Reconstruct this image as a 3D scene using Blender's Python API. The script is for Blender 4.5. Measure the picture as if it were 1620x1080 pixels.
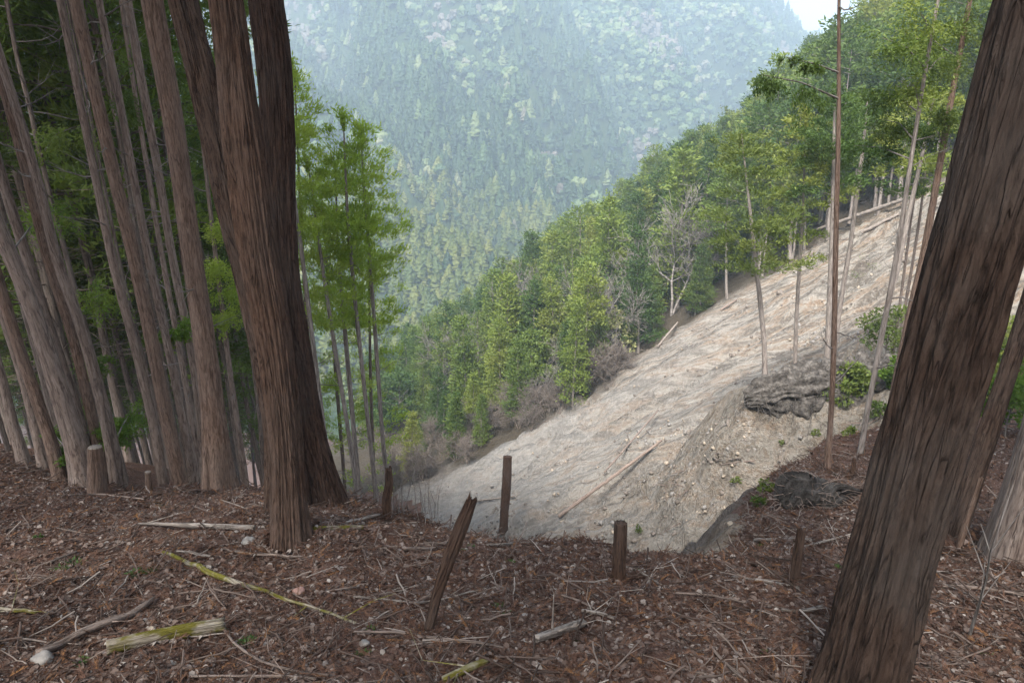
import bpy, math, random
import numpy as np
from mathutils import Vector, Matrix

SC = bpy.context.scene
for o in list(bpy.data.objects):
    bpy.data.objects.remove(o)

# ------------------------------------------------------------------ camera, world, sun, exposure
PITCH = math.radians(14.0)
cam_d = bpy.data.cameras.new('camera')
cam_d.sensor_width = 36.0
cam_d.lens = 24.0
cam_d.clip_start = 0.05
cam_d.clip_end = 9000.0
cam = bpy.data.objects.new('camera', cam_d)
cam.location = (0, 0, 0)
cam.rotation_euler = (math.pi / 2 - PITCH, 0, 0)
SC.collection.objects.link(cam)
SC.camera = cam

SUN_EL = math.radians(50)
SUN_AZ = math.radians(-160)         # clockwise from +Y (straight ahead) towards +X
w = bpy.data.worlds.new("World")
SC.world = w
w.use_nodes = True
nt = w.node_tree
nt.nodes.clear()
sky = nt.nodes.new('ShaderNodeTexSky')
sky.sky_type = 'NISHITA'
sky.sun_disc = False
sky.sun_elevation = SUN_EL
sky.sun_rotation = SUN_AZ
sky.air_density = 1.2
sky.dust_density = 3.0
sky.ozone_density = 1.0
bg = nt.nodes.new('ShaderNodeBackground')
bg.inputs['Strength'].default_value = 0.15
wo = nt.nodes.new('ShaderNodeOutputWorld')
hs = nt.nodes.new('ShaderNodeHueSaturation')
hs.inputs['Saturation'].default_value = .55
nt.links.new(sky.outputs[0], hs.inputs['Color'])
nt.links.new(hs.outputs[0], bg.inputs['Color'])
nt.links.new(bg.outputs[0], wo.inputs['Surface'])

sun_d = bpy.data.lights.new('sun', 'SUN')
sun_d.energy = 3.6
sun_d.angle = math.radians(14)
sun_d.color = (1.0, 0.95, 0.88)
sun = bpy.data.objects.new('sun', sun_d)
sdir = Vector((math.sin(SUN_AZ) * math.cos(SUN_EL), math.cos(SUN_AZ) * math.cos(SUN_EL), math.sin(SUN_EL)))
sun.rotation_euler = sdir.to_track_quat('Z', 'Y').to_euler()
sun.location = (0, 0, 60)
SC.collection.objects.link(sun)

SC.view_settings.view_transform = 'Standard'
SC.view_settings.look = 'None'
SC.view_settings.exposure = 1.38
SC.view_settings.gamma = 1.0
SC.view_settings.use_curve_mapping = False
SC.render.engine = 'CYCLES'
cy = SC.cycles
cy.max_bounces = 5
cy.diffuse_bounces = 3
cy.glossy_bounces = 1
cy.transmission_bounces = 3
cy.transparent_max_bounces = 4
cy.volume_bounces = 2
cy.use_adaptive_sampling = True
cy.adaptive_threshold = .012
cy.use_denoising = True
cy.denoising_prefilter = 'NONE'
cy.denoising_input_passes = 'RGB_ALBEDO_NORMAL'
cy.caustics_reflective = False
cy.caustics_refractive = False
cy.sample_clamp_indirect = 4.0

# ------------------------------------------------------------------ numeric helpers
rng = np.random.default_rng(7)
random.seed(7)
_perm = np.random.default_rng(3).permutation(256).astype(np.int32)
_perm = np.concatenate([_perm, _perm, _perm])
_g = np.random.default_rng(5).normal(size=(256, 3)).astype(np.float32)
_g /= np.linalg.norm(_g, axis=1)[:, None]


def perlin(x, y, z=0.0):
    x, y, z = np.broadcast_arrays(np.asarray(x, np.float64), y, z)
    xi, yi, zi = np.floor(x), np.floor(y), np.floor(z)
    xf, yf, zf = (x - xi).astype(np.float32), (y - yi).astype(np.float32), (z - zi).astype(np.float32)
    xi, yi, zi = xi.astype(np.int64) & 255, yi.astype(np.int64) & 255, zi.astype(np.int64) & 255
    u, v, w_ = [t * t * t * (t * (t * 6 - 15) + 10) for t in (xf, yf, zf)]
    out = 0
    for dx in (0, 1):
        wx = u if dx else 1 - u
        for dy in (0, 1):
            wy = v if dy else 1 - v
            for dz in (0, 1):
                wz = w_ if dz else 1 - w_
                h = _perm[_perm[_perm[(xi + dx) & 255] + ((yi + dy) & 255)] + ((zi + dz) & 255)]
                g = _g[h]
                out = out + wx * wy * wz * (g[..., 0] * (xf - dx) + g[..., 1] * (yf - dy) + g[..., 2] * (zf - dz))
    return out * 1.5


def fbm(x, y, z=0.0, oct=3):
    s, a = 0, 1.0
    for k in range(oct):
        s = s + a * perlin(x * 2 ** k + 17.3 * k, y * 2 ** k - 9.1 * k, z * 2 ** k if not np.isscalar(z) else z + 3.7 * k)
        a *= 0.5
    return s


def sstep(a, b, x):
    t = np.clip((x - a) / (b - a), 0, 1)
    return t * t * (3 - 2 * t)


CP, SP = math.cos(PITCH), math.sin(PITCH)


def ray(px, py):
    """direction (x, y, z) of a point of the 1620 x 1080 picture"""
    u, v = (px - 810) / 1080.0, (540 - py) / 1080.0
    return np.array([u, CP + SP * v, -SP + CP * v])


def seg_dist(x, y, pts, closed=False):
    """distance to a polyline plus interpolated third value"""
    pts = np.asarray(pts, float)
    n = len(pts)
    best = np.full(np.shape(x), 1e18)
    val = np.zeros(np.shape(x))
    for i in range(n if closed else n - 1):
        a, b = pts[i], pts[(i + 1) % n]
        ex, ey = b[0] - a[0], b[1] - a[1]
        t = np.clip(((x - a[0]) * ex + (y - a[1]) * ey) / (ex * ex + ey * ey), 0, 1)
        d = (x - a[0] - t * ex) ** 2 + (y - a[1] - t * ey) ** 2
        m = d < best
        best = np.where(m, d, best)
        if pts.shape[1] > 2:
            val = np.where(m, a[2] + t * (b[2] - a[2]), val)
    return np.sqrt(best), val


def inside(x, y, pts):
    pts = np.asarray(pts, float)
    c = np.zeros(np.shape(x), bool)
    n = len(pts)
    for i in range(n):
        x1, y1, x2, y2 = *pts[i][:2], *pts[(i + 1) % n][:2]
        if y1 == y2:
            continue
        c ^= ((y1 > y) != (y2 > y)) & (x < (x2 - x1) * (y - y1) / (y2 - y1) + x1)
    return c


# ------------------------------------------------------------------ the lie of the land
EDGE = [(-90, 36), (-25, 19), (-11.7, 14.5), (-7.2, 9.8), (-4.5, 8.9), (-3, 8.5), (-1.9, 7.7), (-.7, 6.4), (.5, 5.85),
        (1.75, 5.4), (2.6, 6.3), (3.4, 8.2), (4.1, 9.9), (5.3, 11.7), (6.6, 13.8), (8.5, 15), (11.5, 17), (13.2, 20.5),
        (13.2, 23.6), (11, 24.6), (9.2, 25.4), (9.0, 28), (12, 31), (20, 33), (90, 52), (90, -60), (-90, -60)]
SA, SB, SCC = .611, -.123, -15.9


def on_slide(px, py):
    d = ray(px, py)
    t = SCC / (d[2] - SA * d[0] - SB * d[1])
    return (d[0] * t, d[1] * t)


BND_PX = [(1760, 215), (1620, 255), (1500, 300), (1450, 325), (1390, 345), (1330, 372), (1270, 405), (1200, 445), (1130, 482), (1070, 522), (1000, 572),
          (945, 618), (865, 662), (795, 700), (715, 735), (655, 768), (600, 800)]
BND = [on_slide(*p) for p in BND_PX]
BARE = BND + [(-3, 8), (0, 0), (90, -30), (110, 60)]


def near_d(x, y):
    d, _ = seg_dist(x, y, EDGE, True)
    return np.where(inside(x, y, EDGE), -d, d)


def height(x, y, full=False):
    x = np.asarray(x, float)
    y = np.asarray(y, float)
    near_m = (np.abs(x) < 260) & (y < 420)
    N = np.full(x.shape, -400.0)
    dd = np.full(x.shape, 400.0)
    xn, yn = x[near_m], y[near_m]
    d = near_d(xn, yn)
    d = d + .35 * perlin(xn * .9, yn * .9, 2.2) * sstep(.0, 1.0, np.hypot(xn, yn) / 12) + .12 * perlin(xn * 3, yn * 3, 8.8)
    base = -1.65 - .30 * yn + .10 * np.clip(xn - 4, 0, 30) * sstep(6, 22, yn)
    base = base + .16 * fbm(xn * .35, yn * .35, 1.5) * sstep(1, 6, np.hypot(xn, yn)) + .075 * fbm(xn * 1.6, yn * 1.6, 4.5) + .016 * fbm(xn * 7, yn * 7, 6.5, 2)
    base = base + .9 * np.exp(-((xn - 11.5) ** 2 / 9 + (yn - 26.5) ** 2 / 4))
    base = base + .22 * np.exp(-((xn + 1.9) ** 2 + (yn - 5.7) ** 2) / .5) + .15 * np.exp(-((xn + 2.3) ** 2 + (yn - 7.2) ** 2) / 1.2)
    k = np.interp(xn, [-30, -12, -7, -3, 1, 4, 8], [.25, .28, .38, .75, .95, 1.5, 1.9])
    dp = np.clip(d + .25, 0, None)
    soft = dp * dp / (dp + .5)
    N[near_m] = base - k * soft
    dd[near_m] = d
    # slide plane
    q = .197 * x + .98 * y          # across the fall line
    f = -.98 * x + .197 * y         # down the fall line
    S = SA * x + SB * y + SCC
    fade = sstep(700, 120, y)
    warp = 1.6 * perlin(f * .05, q * .05, 9.0)
    r1 = 1 - np.abs(perlin(q * .16 + warp, f * .022, 3.0)) * 2
    r2 = 1 - np.abs(perlin(q * .5 + 2 * warp, f * .05, 5.0)) * 2
    S = S + fade * (1.45 * r1 + 1.0 * r2 + .34 * (1 - 2 * np.abs(perlin(q * 1.5 + 3 * warp, f * .15, 5.5))) + .5 * fbm(x * .12, y * .12, 7.0, 2) + .13 * fbm(x * .8, y * .8, 7.7, 3)) - .8
    S = S - .0030 * np.clip(y - 122 - .25 * np.clip(x, -60, 200), 0, 250) ** 2 - .9 * np.clip(y - 355, 0, None)
    S = S + 2.0 * perlin(x * .03, y * .03, 11.0) * fade
    S = np.where(y < -10, S - (np.clip(-10 - y, 0, None)) * .5, S)
    S = np.where(x > 130, S - (x - 130) * .611 * 1.2, S)
    # rock face under the tree island
    rock = np.exp(-np.clip(dd - .2, 0, None) / 3.5) * sstep(3.0, 6.5, x) * sstep(12, 15, y) * (y < 34) * (dd > -1.2)
    rough = .7 * (1 - 2 * np.abs(perlin(x * .9, y * .9, 13.0))) + .28 * (1 - 2 * np.abs(perlin(x * 2.2, y * 2.2, 15.0))) + .1 * perlin(x * 6, y * 6, 1.0)
    S = S + rock * rough
    N = N + sstep(.3, 1.6, dd) * rock * rough * .8
    N = N + np.where((dd > .1) & (x > 0) & (x < 9) & (y < 17) & (y > 4), sstep(.15, 1.0, dd) * (.35 * fbm(x * .8, y * .8, 18., 2) + .12 * fbm(x * 3.1, y * 3.1, 19., 2)), 0)
    z = np.maximum(N, S)
    # far land
    fx = x + 25 * perlin(x * .006, y * .006, 20.0)
    fy = y + 25 * perlin(x * .006, y * .006, 24.0)
    floor_ = -150 + .02 * y
    d1, c1 = seg_dist(fx, fy, [(-420, 420, 60), (-250, 370, 30), (-120, 335, 2), (-47, 305, -15), (5, 288, -39), (30, 262, -80)])
    M1 = c1 - .72 * d1
    spur = 1 - np.abs(perlin((x + .45 * y) * .0062 + .4 * perlin(x * .01, y * .01, 31.), y * .0012, 30.0)) * 2
    spur2 = 1 - np.abs(perlin((x + .55 * y) * .019 + .5 * perlin(x * .01, y * .01, 33.), y * .003, 34.0)) * 2
    d3, c3 = seg_dist(fx, fy, [(-560, 1150, 400), (-350, 900, 236), (-199, 700, 112), (-77, 510, -20), (0, 430, -60), (40, 395, -100)])
    M3 = c3 - .62 * d3 + np.clip(d3 / 60, 0, 1) * 14 * spur2
    d2, c2 = seg_dist(x, y, [(-1900, 1200, 740), (-300, 1300, 570), (0, 1300, 490), (250, 1300, 390), (400, 1300, 285), (447, 1300, 240), (536, 1300, 165), (700, 1280, 30), (950, 1250, -100)])
    amp = np.clip(d2 / 220, 0, 1) 
    M2 = c2 - .67 * d2 + amp * (120 * spur + 50 * spur2) - 55
    d4, c4 = seg_dist(x, y, [(-3000, 2700, 500), (600, 2700, 560), (1050, 2650, 440), (1500, 2600, 400), (3000, 2500, 560)])
    M4 = c4 - .5 * d4 + 20 * perlin(x * .004, y * .004, 40.)
    far = np.maximum(np.maximum(M1, M2), np.maximum(M3, M4))
    far = np.maximum(far, floor_) + (5 * perlin(x * .02, y * .02, 50.) + 2 * perlin(x * .05, y * .05, 52.)) * sstep(230, 320, y)
    far = np.where(far > 290, 290 + (far - 290) * .06, far)
    far = np.where(y > 215, far, -300)
    back = -1.65 - .3 * y + 0 * x
    z = np.maximum(z, np.maximum(far, -160 + 0 * x))
    if full:
        return z, N, S, far, dd, rock
    return z


def hz(x, y):
    return float(height(np.array([x]), np.array([y]))[0])


_T = np.concatenate([np.arange(1.2, 20, .01), np.arange(20, 140, .06), np.arange(140, 2600, 1.0)])


def hit(px, py):
    d = ray(px, py)
    P = _T[:, None] * d[None, :]
    h = height(P[:, 0], P[:, 1])
    k = np.argmax(h > P[:, 2])
    if not (h[k] > P[k, 2]):
        k = len(_T) - 1
    return Vector((P[k, 0], P[k, 1], h[k]))


# ------------------------------------------------------------------ mesh helpers
def mesh_np(name, V, F4=None, F3=None, smooth=True, attrs=None):
    me = bpy.data.meshes.new(name)
    V = np.asarray(V, np.float32)
    me.vertices.add(len(V))
    me.vertices.foreach_set('co', V.ravel())
    parts = [f for f in (F4, F3) if f is not None and len(f)]
    nl = sum(f.size for f in parts)
    npoly = sum(len(f) for f in parts)
    me.loops.add(nl)
    me.loops.foreach_set('vertex_index', np.concatenate([f.ravel() for f in parts]).astype(np.int32))
    me.polygons.add(npoly)
    tot = np.concatenate([np.full(len(f), f.shape[1], np.int32) for f in parts])
    st = np.concatenate([[0], np.cumsum(tot)[:-1]]).astype(np.int32)
    me.polygons.foreach_set('loop_start', st)
    me.polygons.foreach_set('loop_total', tot)
    if smooth:
        me.polygons.foreach_set('use_smooth', np.ones(npoly, bool))
    for k, a in (attrs or {}).items():
        a = np.asarray(a, np.float32)
        if a.ndim == 1:
            at = me.attributes.new(k, 'FLOAT', 'POINT')
            at.data.foreach_set('value', a)
        else:
            at = me.attributes.new(k, 'FLOAT_VECTOR', 'POINT')
            at.data.foreach_set('vector', a.ravel())
    me.update(calc_edges=True)
    me.validate()
    return me


def link(o, parent=None):
    SC.collection.objects.link(o)
    if parent is not None:
        o.parent = parent
    return o


def tag(o, label=None, cat=None, group=None, kind=None):
    if label:
        o['label'] = label
    if cat:
        o['category'] = cat
    if group:
        o['group'] = group
    if kind:
        o['kind'] = kind
    return o


def part(name, me, mat, parent=None):
    o = bpy.data.objects.new(name, me)
    if mat is not None and not me.materials:
        me.materials.append(mat)
    return link(o, parent)


def thing(name, loc, label, cat, group=None, rz=0.0):
    o = bpy.data.objects.new(name, None)
    o.empty_display_size = .3
    o.location = loc
    o.rotation_euler = (0, 0, rz)
    link(o)
    return tag(o, label, cat, group)


def copy_tree(o, parent=None):
    c = o.copy()
    link(c)
    if parent is not None:
        c.parent = parent
    for ch in list(o.children):
        copy_tree(ch, c)
    return c


class Acc:
    """collects vertices and faces with a bark coordinate"""

    def __init__(s):
        s.V, s.F4, s.F3, s.B, s.n = [], [], [], [], 0

    def add(s, V, F4=None, F3=None, B=None):
        V = np.asarray(V, np.float32)
        s.V.append(V)
        s.B.append(np.asarray(B if B is not None else V, np.float32))
        if F4 is not None and len(F4):
            s.F4.append(np.asarray(F4) + s.n)
        if F3 is not None and len(F3):
            s.F3.append(np.asarray(F3) + s.n)
        s.n += len(V)

    def mesh(s, name, smooth=True):
        return mesh_np(name, np.concatenate(s.V), np.concatenate(s.F4) if s.F4 else None,
                       np.concatenate(s.F3) if s.F3 else None, smooth, {'bk': np.concatenate(s.B)})


def tube(acc, pts, rad, segs=8, step=None, amp=0.0, fiss=5.0, flare=0.0, lobes=5, seed=0.0, cap=False, flare_h=.5, ragged=0.0, rough=0.0, oval=None):
    """tapered round member along a polyline; amp = depth of the bark's furrows in metres"""
    pts = np.asarray(pts, float)
    L = np.concatenate([[0], np.cumsum(np.linalg.norm(np.diff(pts, axis=0), axis=1))])
    if step is None:
        s = L
    else:
        s = np.linspace(0, L[-1], max(2, int(L[-1] / step) + 1))
    # smooth interpolation (Catmull like through cubic of the sampled values)
    P = np.stack([np.interp(s, L, pts[:, k]) for k in range(3)], 1)
    R = np.interp(s, L, rad)
    if step is not None and len(pts) > 2:
        kk = max(1, int(len(s) / len(pts) / 2))
        if kk > 1:
            ker = np.hanning(kk * 2 + 1)
            ker /= ker.sum()
            for a_ in range(3):
                e = np.concatenate([2 * P[0, a_] - P[kk:0:-1, a_], P[:, a_], 2 * P[-1, a_] - P[-2:-kk - 2:-1, a_]])
                P[:, a_] = np.convolve(e, ker, 'valid')
            e = np.concatenate([np.full(kk, R[0]), R, np.full(kk, R[-1])])
            R = np.convolve(e, ker, 'valid')
    T = np.gradient(P, axis=0)
    T /= np.linalg.norm(T, axis=1)[:, None] + 1e-9
    ref = np.array([1., 0, 0]) if abs(T[0, 0]) < .8 else np.array([0, 0, 1.])
    X = ref[None] - T * (T @ ref)[:, None]
    X /= np.linalg.norm(X, axis=1)[:, None]
    Y = np.cross(T, X)
    th = np.linspace(0, 2 * np.pi, segs, endpoint=False)
    c, sn = np.cos(th)[None], np.sin(th)[None]
    ss = s[:, None]
    rr = R[:, None] * np.ones_like(c)
    if flare > 0:
        fl = np.exp(-ss / flare_h)
        lb = .5 + .5 * np.cos(lobes * th[None] + 1.3 * np.sin(2 * th[None] + seed) + seed * 3)
        rr = rr * (1 + flare * fl * (.25 + .75 * lb) + .12 * flare * np.exp(-ss / (flare_h * 3)) * lb)
    if rough > 0:
        rr = rr * (1 + rough * perlin(c * 1.2 + seed, sn * 1.2, ss * 1.2) + .5 * rough * perlin(c * 2.5 + seed, sn * 2.5, ss * 3.5))
    if amp > 0:
        wob = .35 * perlin(c * 2 + seed, sn * 2, ss * .8)
        a1 = np.abs(perlin(c * fiss + wob + seed, sn * fiss + wob, ss * .9 + seed))
        a2 = np.abs(perlin(c * fiss * 2.3 + wob - seed, sn * fiss * 2.3, ss * 2.2))
        rr = rr + amp * (np.clip(a1 * 2.6, 0, 1) - .7) + amp * .45 * (np.clip(a2 * 2.6, 0, 1) - .7)
        rr = rr + amp * .5 * perlin(c * 3 + seed, sn * 3, ss * 1.1)
    if oval:
        c2, s2 = c * oval[0], sn * oval[1]
    else:
        c2, s2 = c, sn
    if ragged > 0:
        push = np.zeros_like(rr)
        jag = ragged * (.5 + perlin(c * 2.2 + seed, sn * 2.2, 0.3) + .6 * perlin(c * 6 + seed, sn * 6, .7))
        k = np.clip((s / s[-1] - .72) / .28, 0, 1)[:, None] ** 2
        push = jag * k
    else:
        push = 0 * rr
    V = P[:, None, :] + (rr * c2)[..., None] * X[:, None, :] + (rr * s2)[..., None] * Y[:, None, :] + push[..., None] * T[:, None, :]
    n, m = len(s), segs
    i = np.arange(n - 1)[:, None] * m
    j = np.arange(m)[None]
    F = np.stack([i + j, i + (j + 1) % m, i + m + (j + 1) % m, i + m + j], -1).reshape(-1, 4)
    B = np.stack([R.mean() * c + 0 * ss + seed, R.mean() * sn + 0 * ss, ss + 0 * c + seed], -1).reshape(-1, 3)
    V = V.reshape(-1, 3)
    F3 = None
    if cap:
        V = np.concatenate([V, P[-1:] + (T[-1:] * (V[-m:].reshape(m, 3) @ T[-1] - P[-1] @ T[-1]).mean() * .6), P[:1]])
        B = np.concatenate([B, B[-1:], B[:1]])
        top = (n - 1) * m
        jj = np.arange(m)
        F3 = np.concatenate([np.stack([top + jj, top + (jj + 1) % m, np.full(m, n * m)], 1),
                             np.stack([(jj + 1) % m, jj, np.full(m, n * m + 1)], 1)])
    acc.add(V, F, F3, B)
    return P, R


def leaves(acc, C, D, L, W, r, up=None, fold=.25):
    """diamond shaped leaf faces at C pointing along D"""
    n = len(C)
    D = D / (np.linalg.norm(D, axis=1)[:, None] + 1e-9)
    Q = r.normal(size=(n, 3))
    if up is not None:
        Q = Q * (1 - up) + np.array([0, 0, 1.]) * up
    S = np.cross(D, Q)
    S /= np.linalg.norm(S, axis=1)[:, None] + 1e-9
    L = np.broadcast_to(L, (n,))[:, None] * r.uniform(.7, 1.3, (n, 1))
    W = np.broadcast_to(W, (n,))[:, None] * r.uniform(.7, 1.3, (n, 1))
    Nn = np.cross(S, D)
    V = np.stack([C, C + D * L * .45 + S * W * .5 + Nn * W * fold, C + D * L, C + D * L * .5 - S * W * .5 + Nn * W * fold], 1).reshape(-1, 3)
    F = np.arange(n * 4).reshape(n, 4)
    acc.add(V, F)


def sticks(acc, A, B, ra, rb, segs=3):
    """many thin straight tapered sticks at once"""
    A, B = np.asarray(A, float), np.asarray(B, float)
    n = len(A)
    T = B - A
    Ln = np.linalg.norm(T, axis=1)[:, None] + 1e-9
    T = T / Ln
    ref = np.where(np.abs(T[:, 2:3]) > .8, np.array([[1., 0, 0]]), np.array([[0, 0, 1.]]))
    X = np.cross(T, ref)
    X /= np.linalg.norm(X, axis=1)[:, None]
    Y = np.cross(T, X)
    th = np.linspace(0, 2 * np.pi, segs, endpoint=False)
    ring = np.cos(th)[None, :, None] * X[:, None] + np.sin(th)[None, :, None] * Y[:, None]
    ra = np.broadcast_to(ra, (n,))[:, None, None]
    rb = np.broadcast_to(rb, (n,))[:, None, None]
    V = np.concatenate([A[:, None] + ring * ra, B[:, None] + ring * rb], 1)
    j = np.arange(segs)
    q = np.stack([j, (j + 1) % segs, segs + (j + 1) % segs, segs + j], 1)
    F = (np.arange(n)[:, None, None] * 2 * segs + q[None]).reshape(-1, 4)
    bk = np.concatenate([np.zeros((n, segs, 3)), np.zeros((n, segs, 3)) + (Ln * np.array([[0, 0, 1.]]))[:, None]], 1) + A[:, None] * .3
    acc.add(V.reshape(-1, 3), F, None, bk.reshape(-1, 3))


# ------------------------------------------------------------------ materials
def new_mat(name, disp=False):
    m = bpy.data.materials.new(name)
    m.use_nodes = True
    t = m.node_tree
    t.nodes.clear()
    out = t.nodes.new('ShaderNodeOutputMaterial')
    return m, t, out


def N_(t, typ, ins=None, **kw):
    n = t.nodes.new(typ)
    for k, v in kw.items():
        setattr(n, k, v)
    for k, v in (ins or {}).items():
        if isinstance(v, bpy.types.NodeSocket):
            t.links.new(v, n.inputs[k])
        else:
            n.inputs[k].default_value = v
    return n


def ramp(t, fac, stops, interp='LINEAR'):
    n = t.nodes.new('ShaderNodeValToRGB')
    n.color_ramp.interpolation = interp
    el = n.color_ramp.elements
    while len(el) < len(stops):
        el.new(.5)
    for e, (p, c) in zip(el, stops):
        e.position = p
        e.color = (*c, 1) if len(c) == 3 else c
    t.links.new(fac, n.inputs['Fac'])
    return n.outputs['Color']


def mixc(t, fac, a, b, mode='MIX'):
    n = t.nodes.new('ShaderNodeMix')
    n.data_type = 'RGBA'
    n.blend_type = mode
    for s, v in ((0, fac), (6, a), (7, b)):
        if isinstance(v, bpy.types.NodeSocket):
            t.links.new(v, n.inputs[s])
        elif s == 0:
            n.inputs[0].default_value = v
        else:
            n.inputs[s].default_value = (*v, 1)
    return n.outputs[2]


def noise(t, vec, scale, detail=3, rough=.55, dist=0.0):
    n = N_(t, 'ShaderNodeTexNoise', {'Vector': vec, 'Scale': scale, 'Detail': detail, 'Roughness': rough, 'Distortion': dist})
    return n.outputs['Fac']


def mapping(t, vec, scale=(1, 1, 1), rot=(0, 0, 0), loc=(0, 0, 0)):
    n = N_(t, 'ShaderNodeMapping', {'Vector': vec, 'Scale': scale, 'Rotation': rot, 'Location': loc})
    return n.outputs[0]


def mathn(t, op, a, b=0.0, clamp=False):
    n = t.nodes.new('ShaderNodeMath')
    n.operation = op
    n.use_clamp = clamp
    for s, v in ((0, a), (1, b)):
        if isinstance(v, bpy.types.NodeSocket):
            t.links.new(v, n.inputs[s])
        else:
            n.inputs[s].default_value = v
    return n.outputs[0]


def finish(t, out, col, rough=.85, bump=None, bstr=.5, bdist=.02, spec=.25, trans=None):
    p = N_(t, 'ShaderNodeBsdfPrincipled', {'Roughness': rough})
    if isinstance(col, bpy.types.NodeSocket):
        t.links.new(col, p.inputs['Base Color'])
    else:
        p.inputs['Base Color'].default_value = (*col, 1)
    p.inputs['Specular IOR Level'].default_value = spec
    if bump is not None:
        b = N_(t, 'ShaderNodeBump', {'Height': bump, 'Strength': bstr, 'Distance': bdist})
        t.links.new(b.outputs[0], p.inputs['Normal'])
    sh = p.outputs[0]
    if trans:
        tr = N_(t, 'ShaderNodeBsdfTranslucent')
        if isinstance(col, bpy.types.NodeSocket):
            c2 = mixc(t, 1.0, col, (1.25, 1.35, .7), 'MULTIPLY')
            t.links.new(c2, tr.inputs['Color'])
        mx = N_(t, 'ShaderNodeMixShader', {0: trans, 1: sh, 2: tr.outputs[0]})
        sh = mx.outputs[0]
    t.links.new(sh, out.inputs['Surface'])


def bark_mat(name, dark, mid, light, vs=.55, scale=1.0, moss=0.0, bdist=.02):
    m, t, out = new_mat(name)
    a = N_(t, 'ShaderNodeAttribute', attribute_name='bk').outputs['Vector']
    v = mapping(t, a, (30 * scale, 30 * scale, 2.8 * scale))
    n1 = noise(t, v, 1.0, 7, .72, 1.6)
    v2 = mapping(t, a, (80 * scale, 80 * scale, 9 * scale))
    n2 = noise(t, v2, 1.0, 4, .65, .4)
    n3 = noise(t, mapping(t, a, (3, 3, 1.4)), 1.0, 4, .65)
    c = ramp(t, n1, [(.28, dark), (.44, mid), (.70, light)])
    c = mixc(t, ramp(t, n2, [(.36, (.85, .85, .85)), (.5, (0, 0, 0))]), c, dark)
    c = mixc(t, ramp(t, n2, [(.58, (0, 0, 0)), (.70, (.35, .35, .35))]), c, light)
    c = mixc(t, ramp(t, n3, [(.40, (0, 0, 0)), (.64, (.5, .5, .5))]), c, tuple(.75 * l + .25 * x for l, x in zip(mid, (.2, .2, .19))))
    cr = mathn(t, 'ABSOLUTE', mathn(t, 'SUBTRACT', noise(t, mapping(t, a, (17 * scale, 17 * scale, .9 * scale)), 1.0, 3, .55, .8), .5))
    crk = ramp(t, cr, [(.0, (.6, .6, .6)), (.022, (0, 0, 0))])
    c = mixc(t, crk, c, tuple(x * .5 for x in dark))
    if moss:
        n4 = noise(t, a, 5, 4, .6)
        c = mixc(t, ramp(t, n4, [(1 - moss - .12, (0, 0, 0)), (1 - moss, (1, 1, 1))]), c, (.135, .12, .022))
    h = mathn(t, 'SUBTRACT', mathn(t, 'ADD', n1, mathn(t, 'MULTIPLY', n2, .5)), mathn(t, 'MULTIPLY', crk, .6))
    finish(t, out, c, .9, h, .9, bdist, .15)
    return m


def leaf_mat(name, stops, trans=.35, patch=.12, rand=.5):
    m, t, out = new_mat(name)
    g = N_(t, 'ShaderNodeNewGeometry').outputs['Position']
    oi = N_(t, 'ShaderNodeObjectInfo')
    n1 = noise(t, g, patch * 10, 3, .6)
    f = mathn(t, 'ADD', mathn(t, 'MULTIPLY', n1, 1 - rand * .4), mathn(t, 'MULTIPLY', mathn(t, 'SUBTRACT', oi.outputs['Random'], .5), rand))
    c = ramp(t, f, stops)
    finish(t, out, c, .6, None, spec=.3, trans=trans)
    return m


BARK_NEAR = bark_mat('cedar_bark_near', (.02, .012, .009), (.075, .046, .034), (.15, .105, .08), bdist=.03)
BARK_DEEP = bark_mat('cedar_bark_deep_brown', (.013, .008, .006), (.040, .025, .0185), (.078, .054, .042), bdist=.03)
BARK_RED = bark_mat('cedar_bark_dark_red', (.018, .011, .008), (.058, .034, .025), (.11, .07, .054), bdist=.03)  # rear trunk's bark, reddish and darkened in colour as if shaded
BARK_LIT = bark_mat('cedar_bark_brown', (.034, .020, .014), (.085, .050, .035), (.15, .098, .074), bdist=.03)  # front trunk's bark, lightened in colour as if lit
BARK_ORANGE = bark_mat('cedar_bark_orange', (.06, .037, .027), (.15, .095, .069), (.28, .205, .165), bdist=.02)
BARK_GREY = bark_mat('cedar_bark_grey', (.075, .052, .042), (.19, .14, .115), (.34, .28, .24), scale=.8, bdist=.015)
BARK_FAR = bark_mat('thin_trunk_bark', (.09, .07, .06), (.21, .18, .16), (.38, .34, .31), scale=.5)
BARK_DARK = bark_mat('shaded_trunk_bark', (.05, .036, .03), (.13, .10, .085), (.24, .20, .175), scale=.6)  # darker copy of the thin trunk bark, with shade in the colour
WOOD_ROT = bark_mat('rotten_post_wood', (.02, .012, .009), (.075, .042, .028), (.15, .095, .066), scale=1.2)
WOOD_PALE = bark_mat('weathered_wood', (.10, .08, .07), (.27, .225, .19), (.44, .40, .36), scale=.9)
WOOD_BROWN = bark_mat('fallen_branch_bark', (.08, .055, .045), (.22, .165, .135), (.36, .29, .25), scale=.9)
WOOD_MOSS = bark_mat('mossy_wood', (.12, .09, .06), (.30, .26, .20), (.45, .41, .35), scale=.7, moss=.44)
TWIG = bark_mat('bare_twig', (.09, .078, .07), (.20, .178, .162), (.34, .315, .295), scale=.5)
SCRUBM = bark_mat('scrub_twig', (.08, .064, .054), (.17, .14, .118), (.29, .25, .22), scale=.5)

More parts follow.
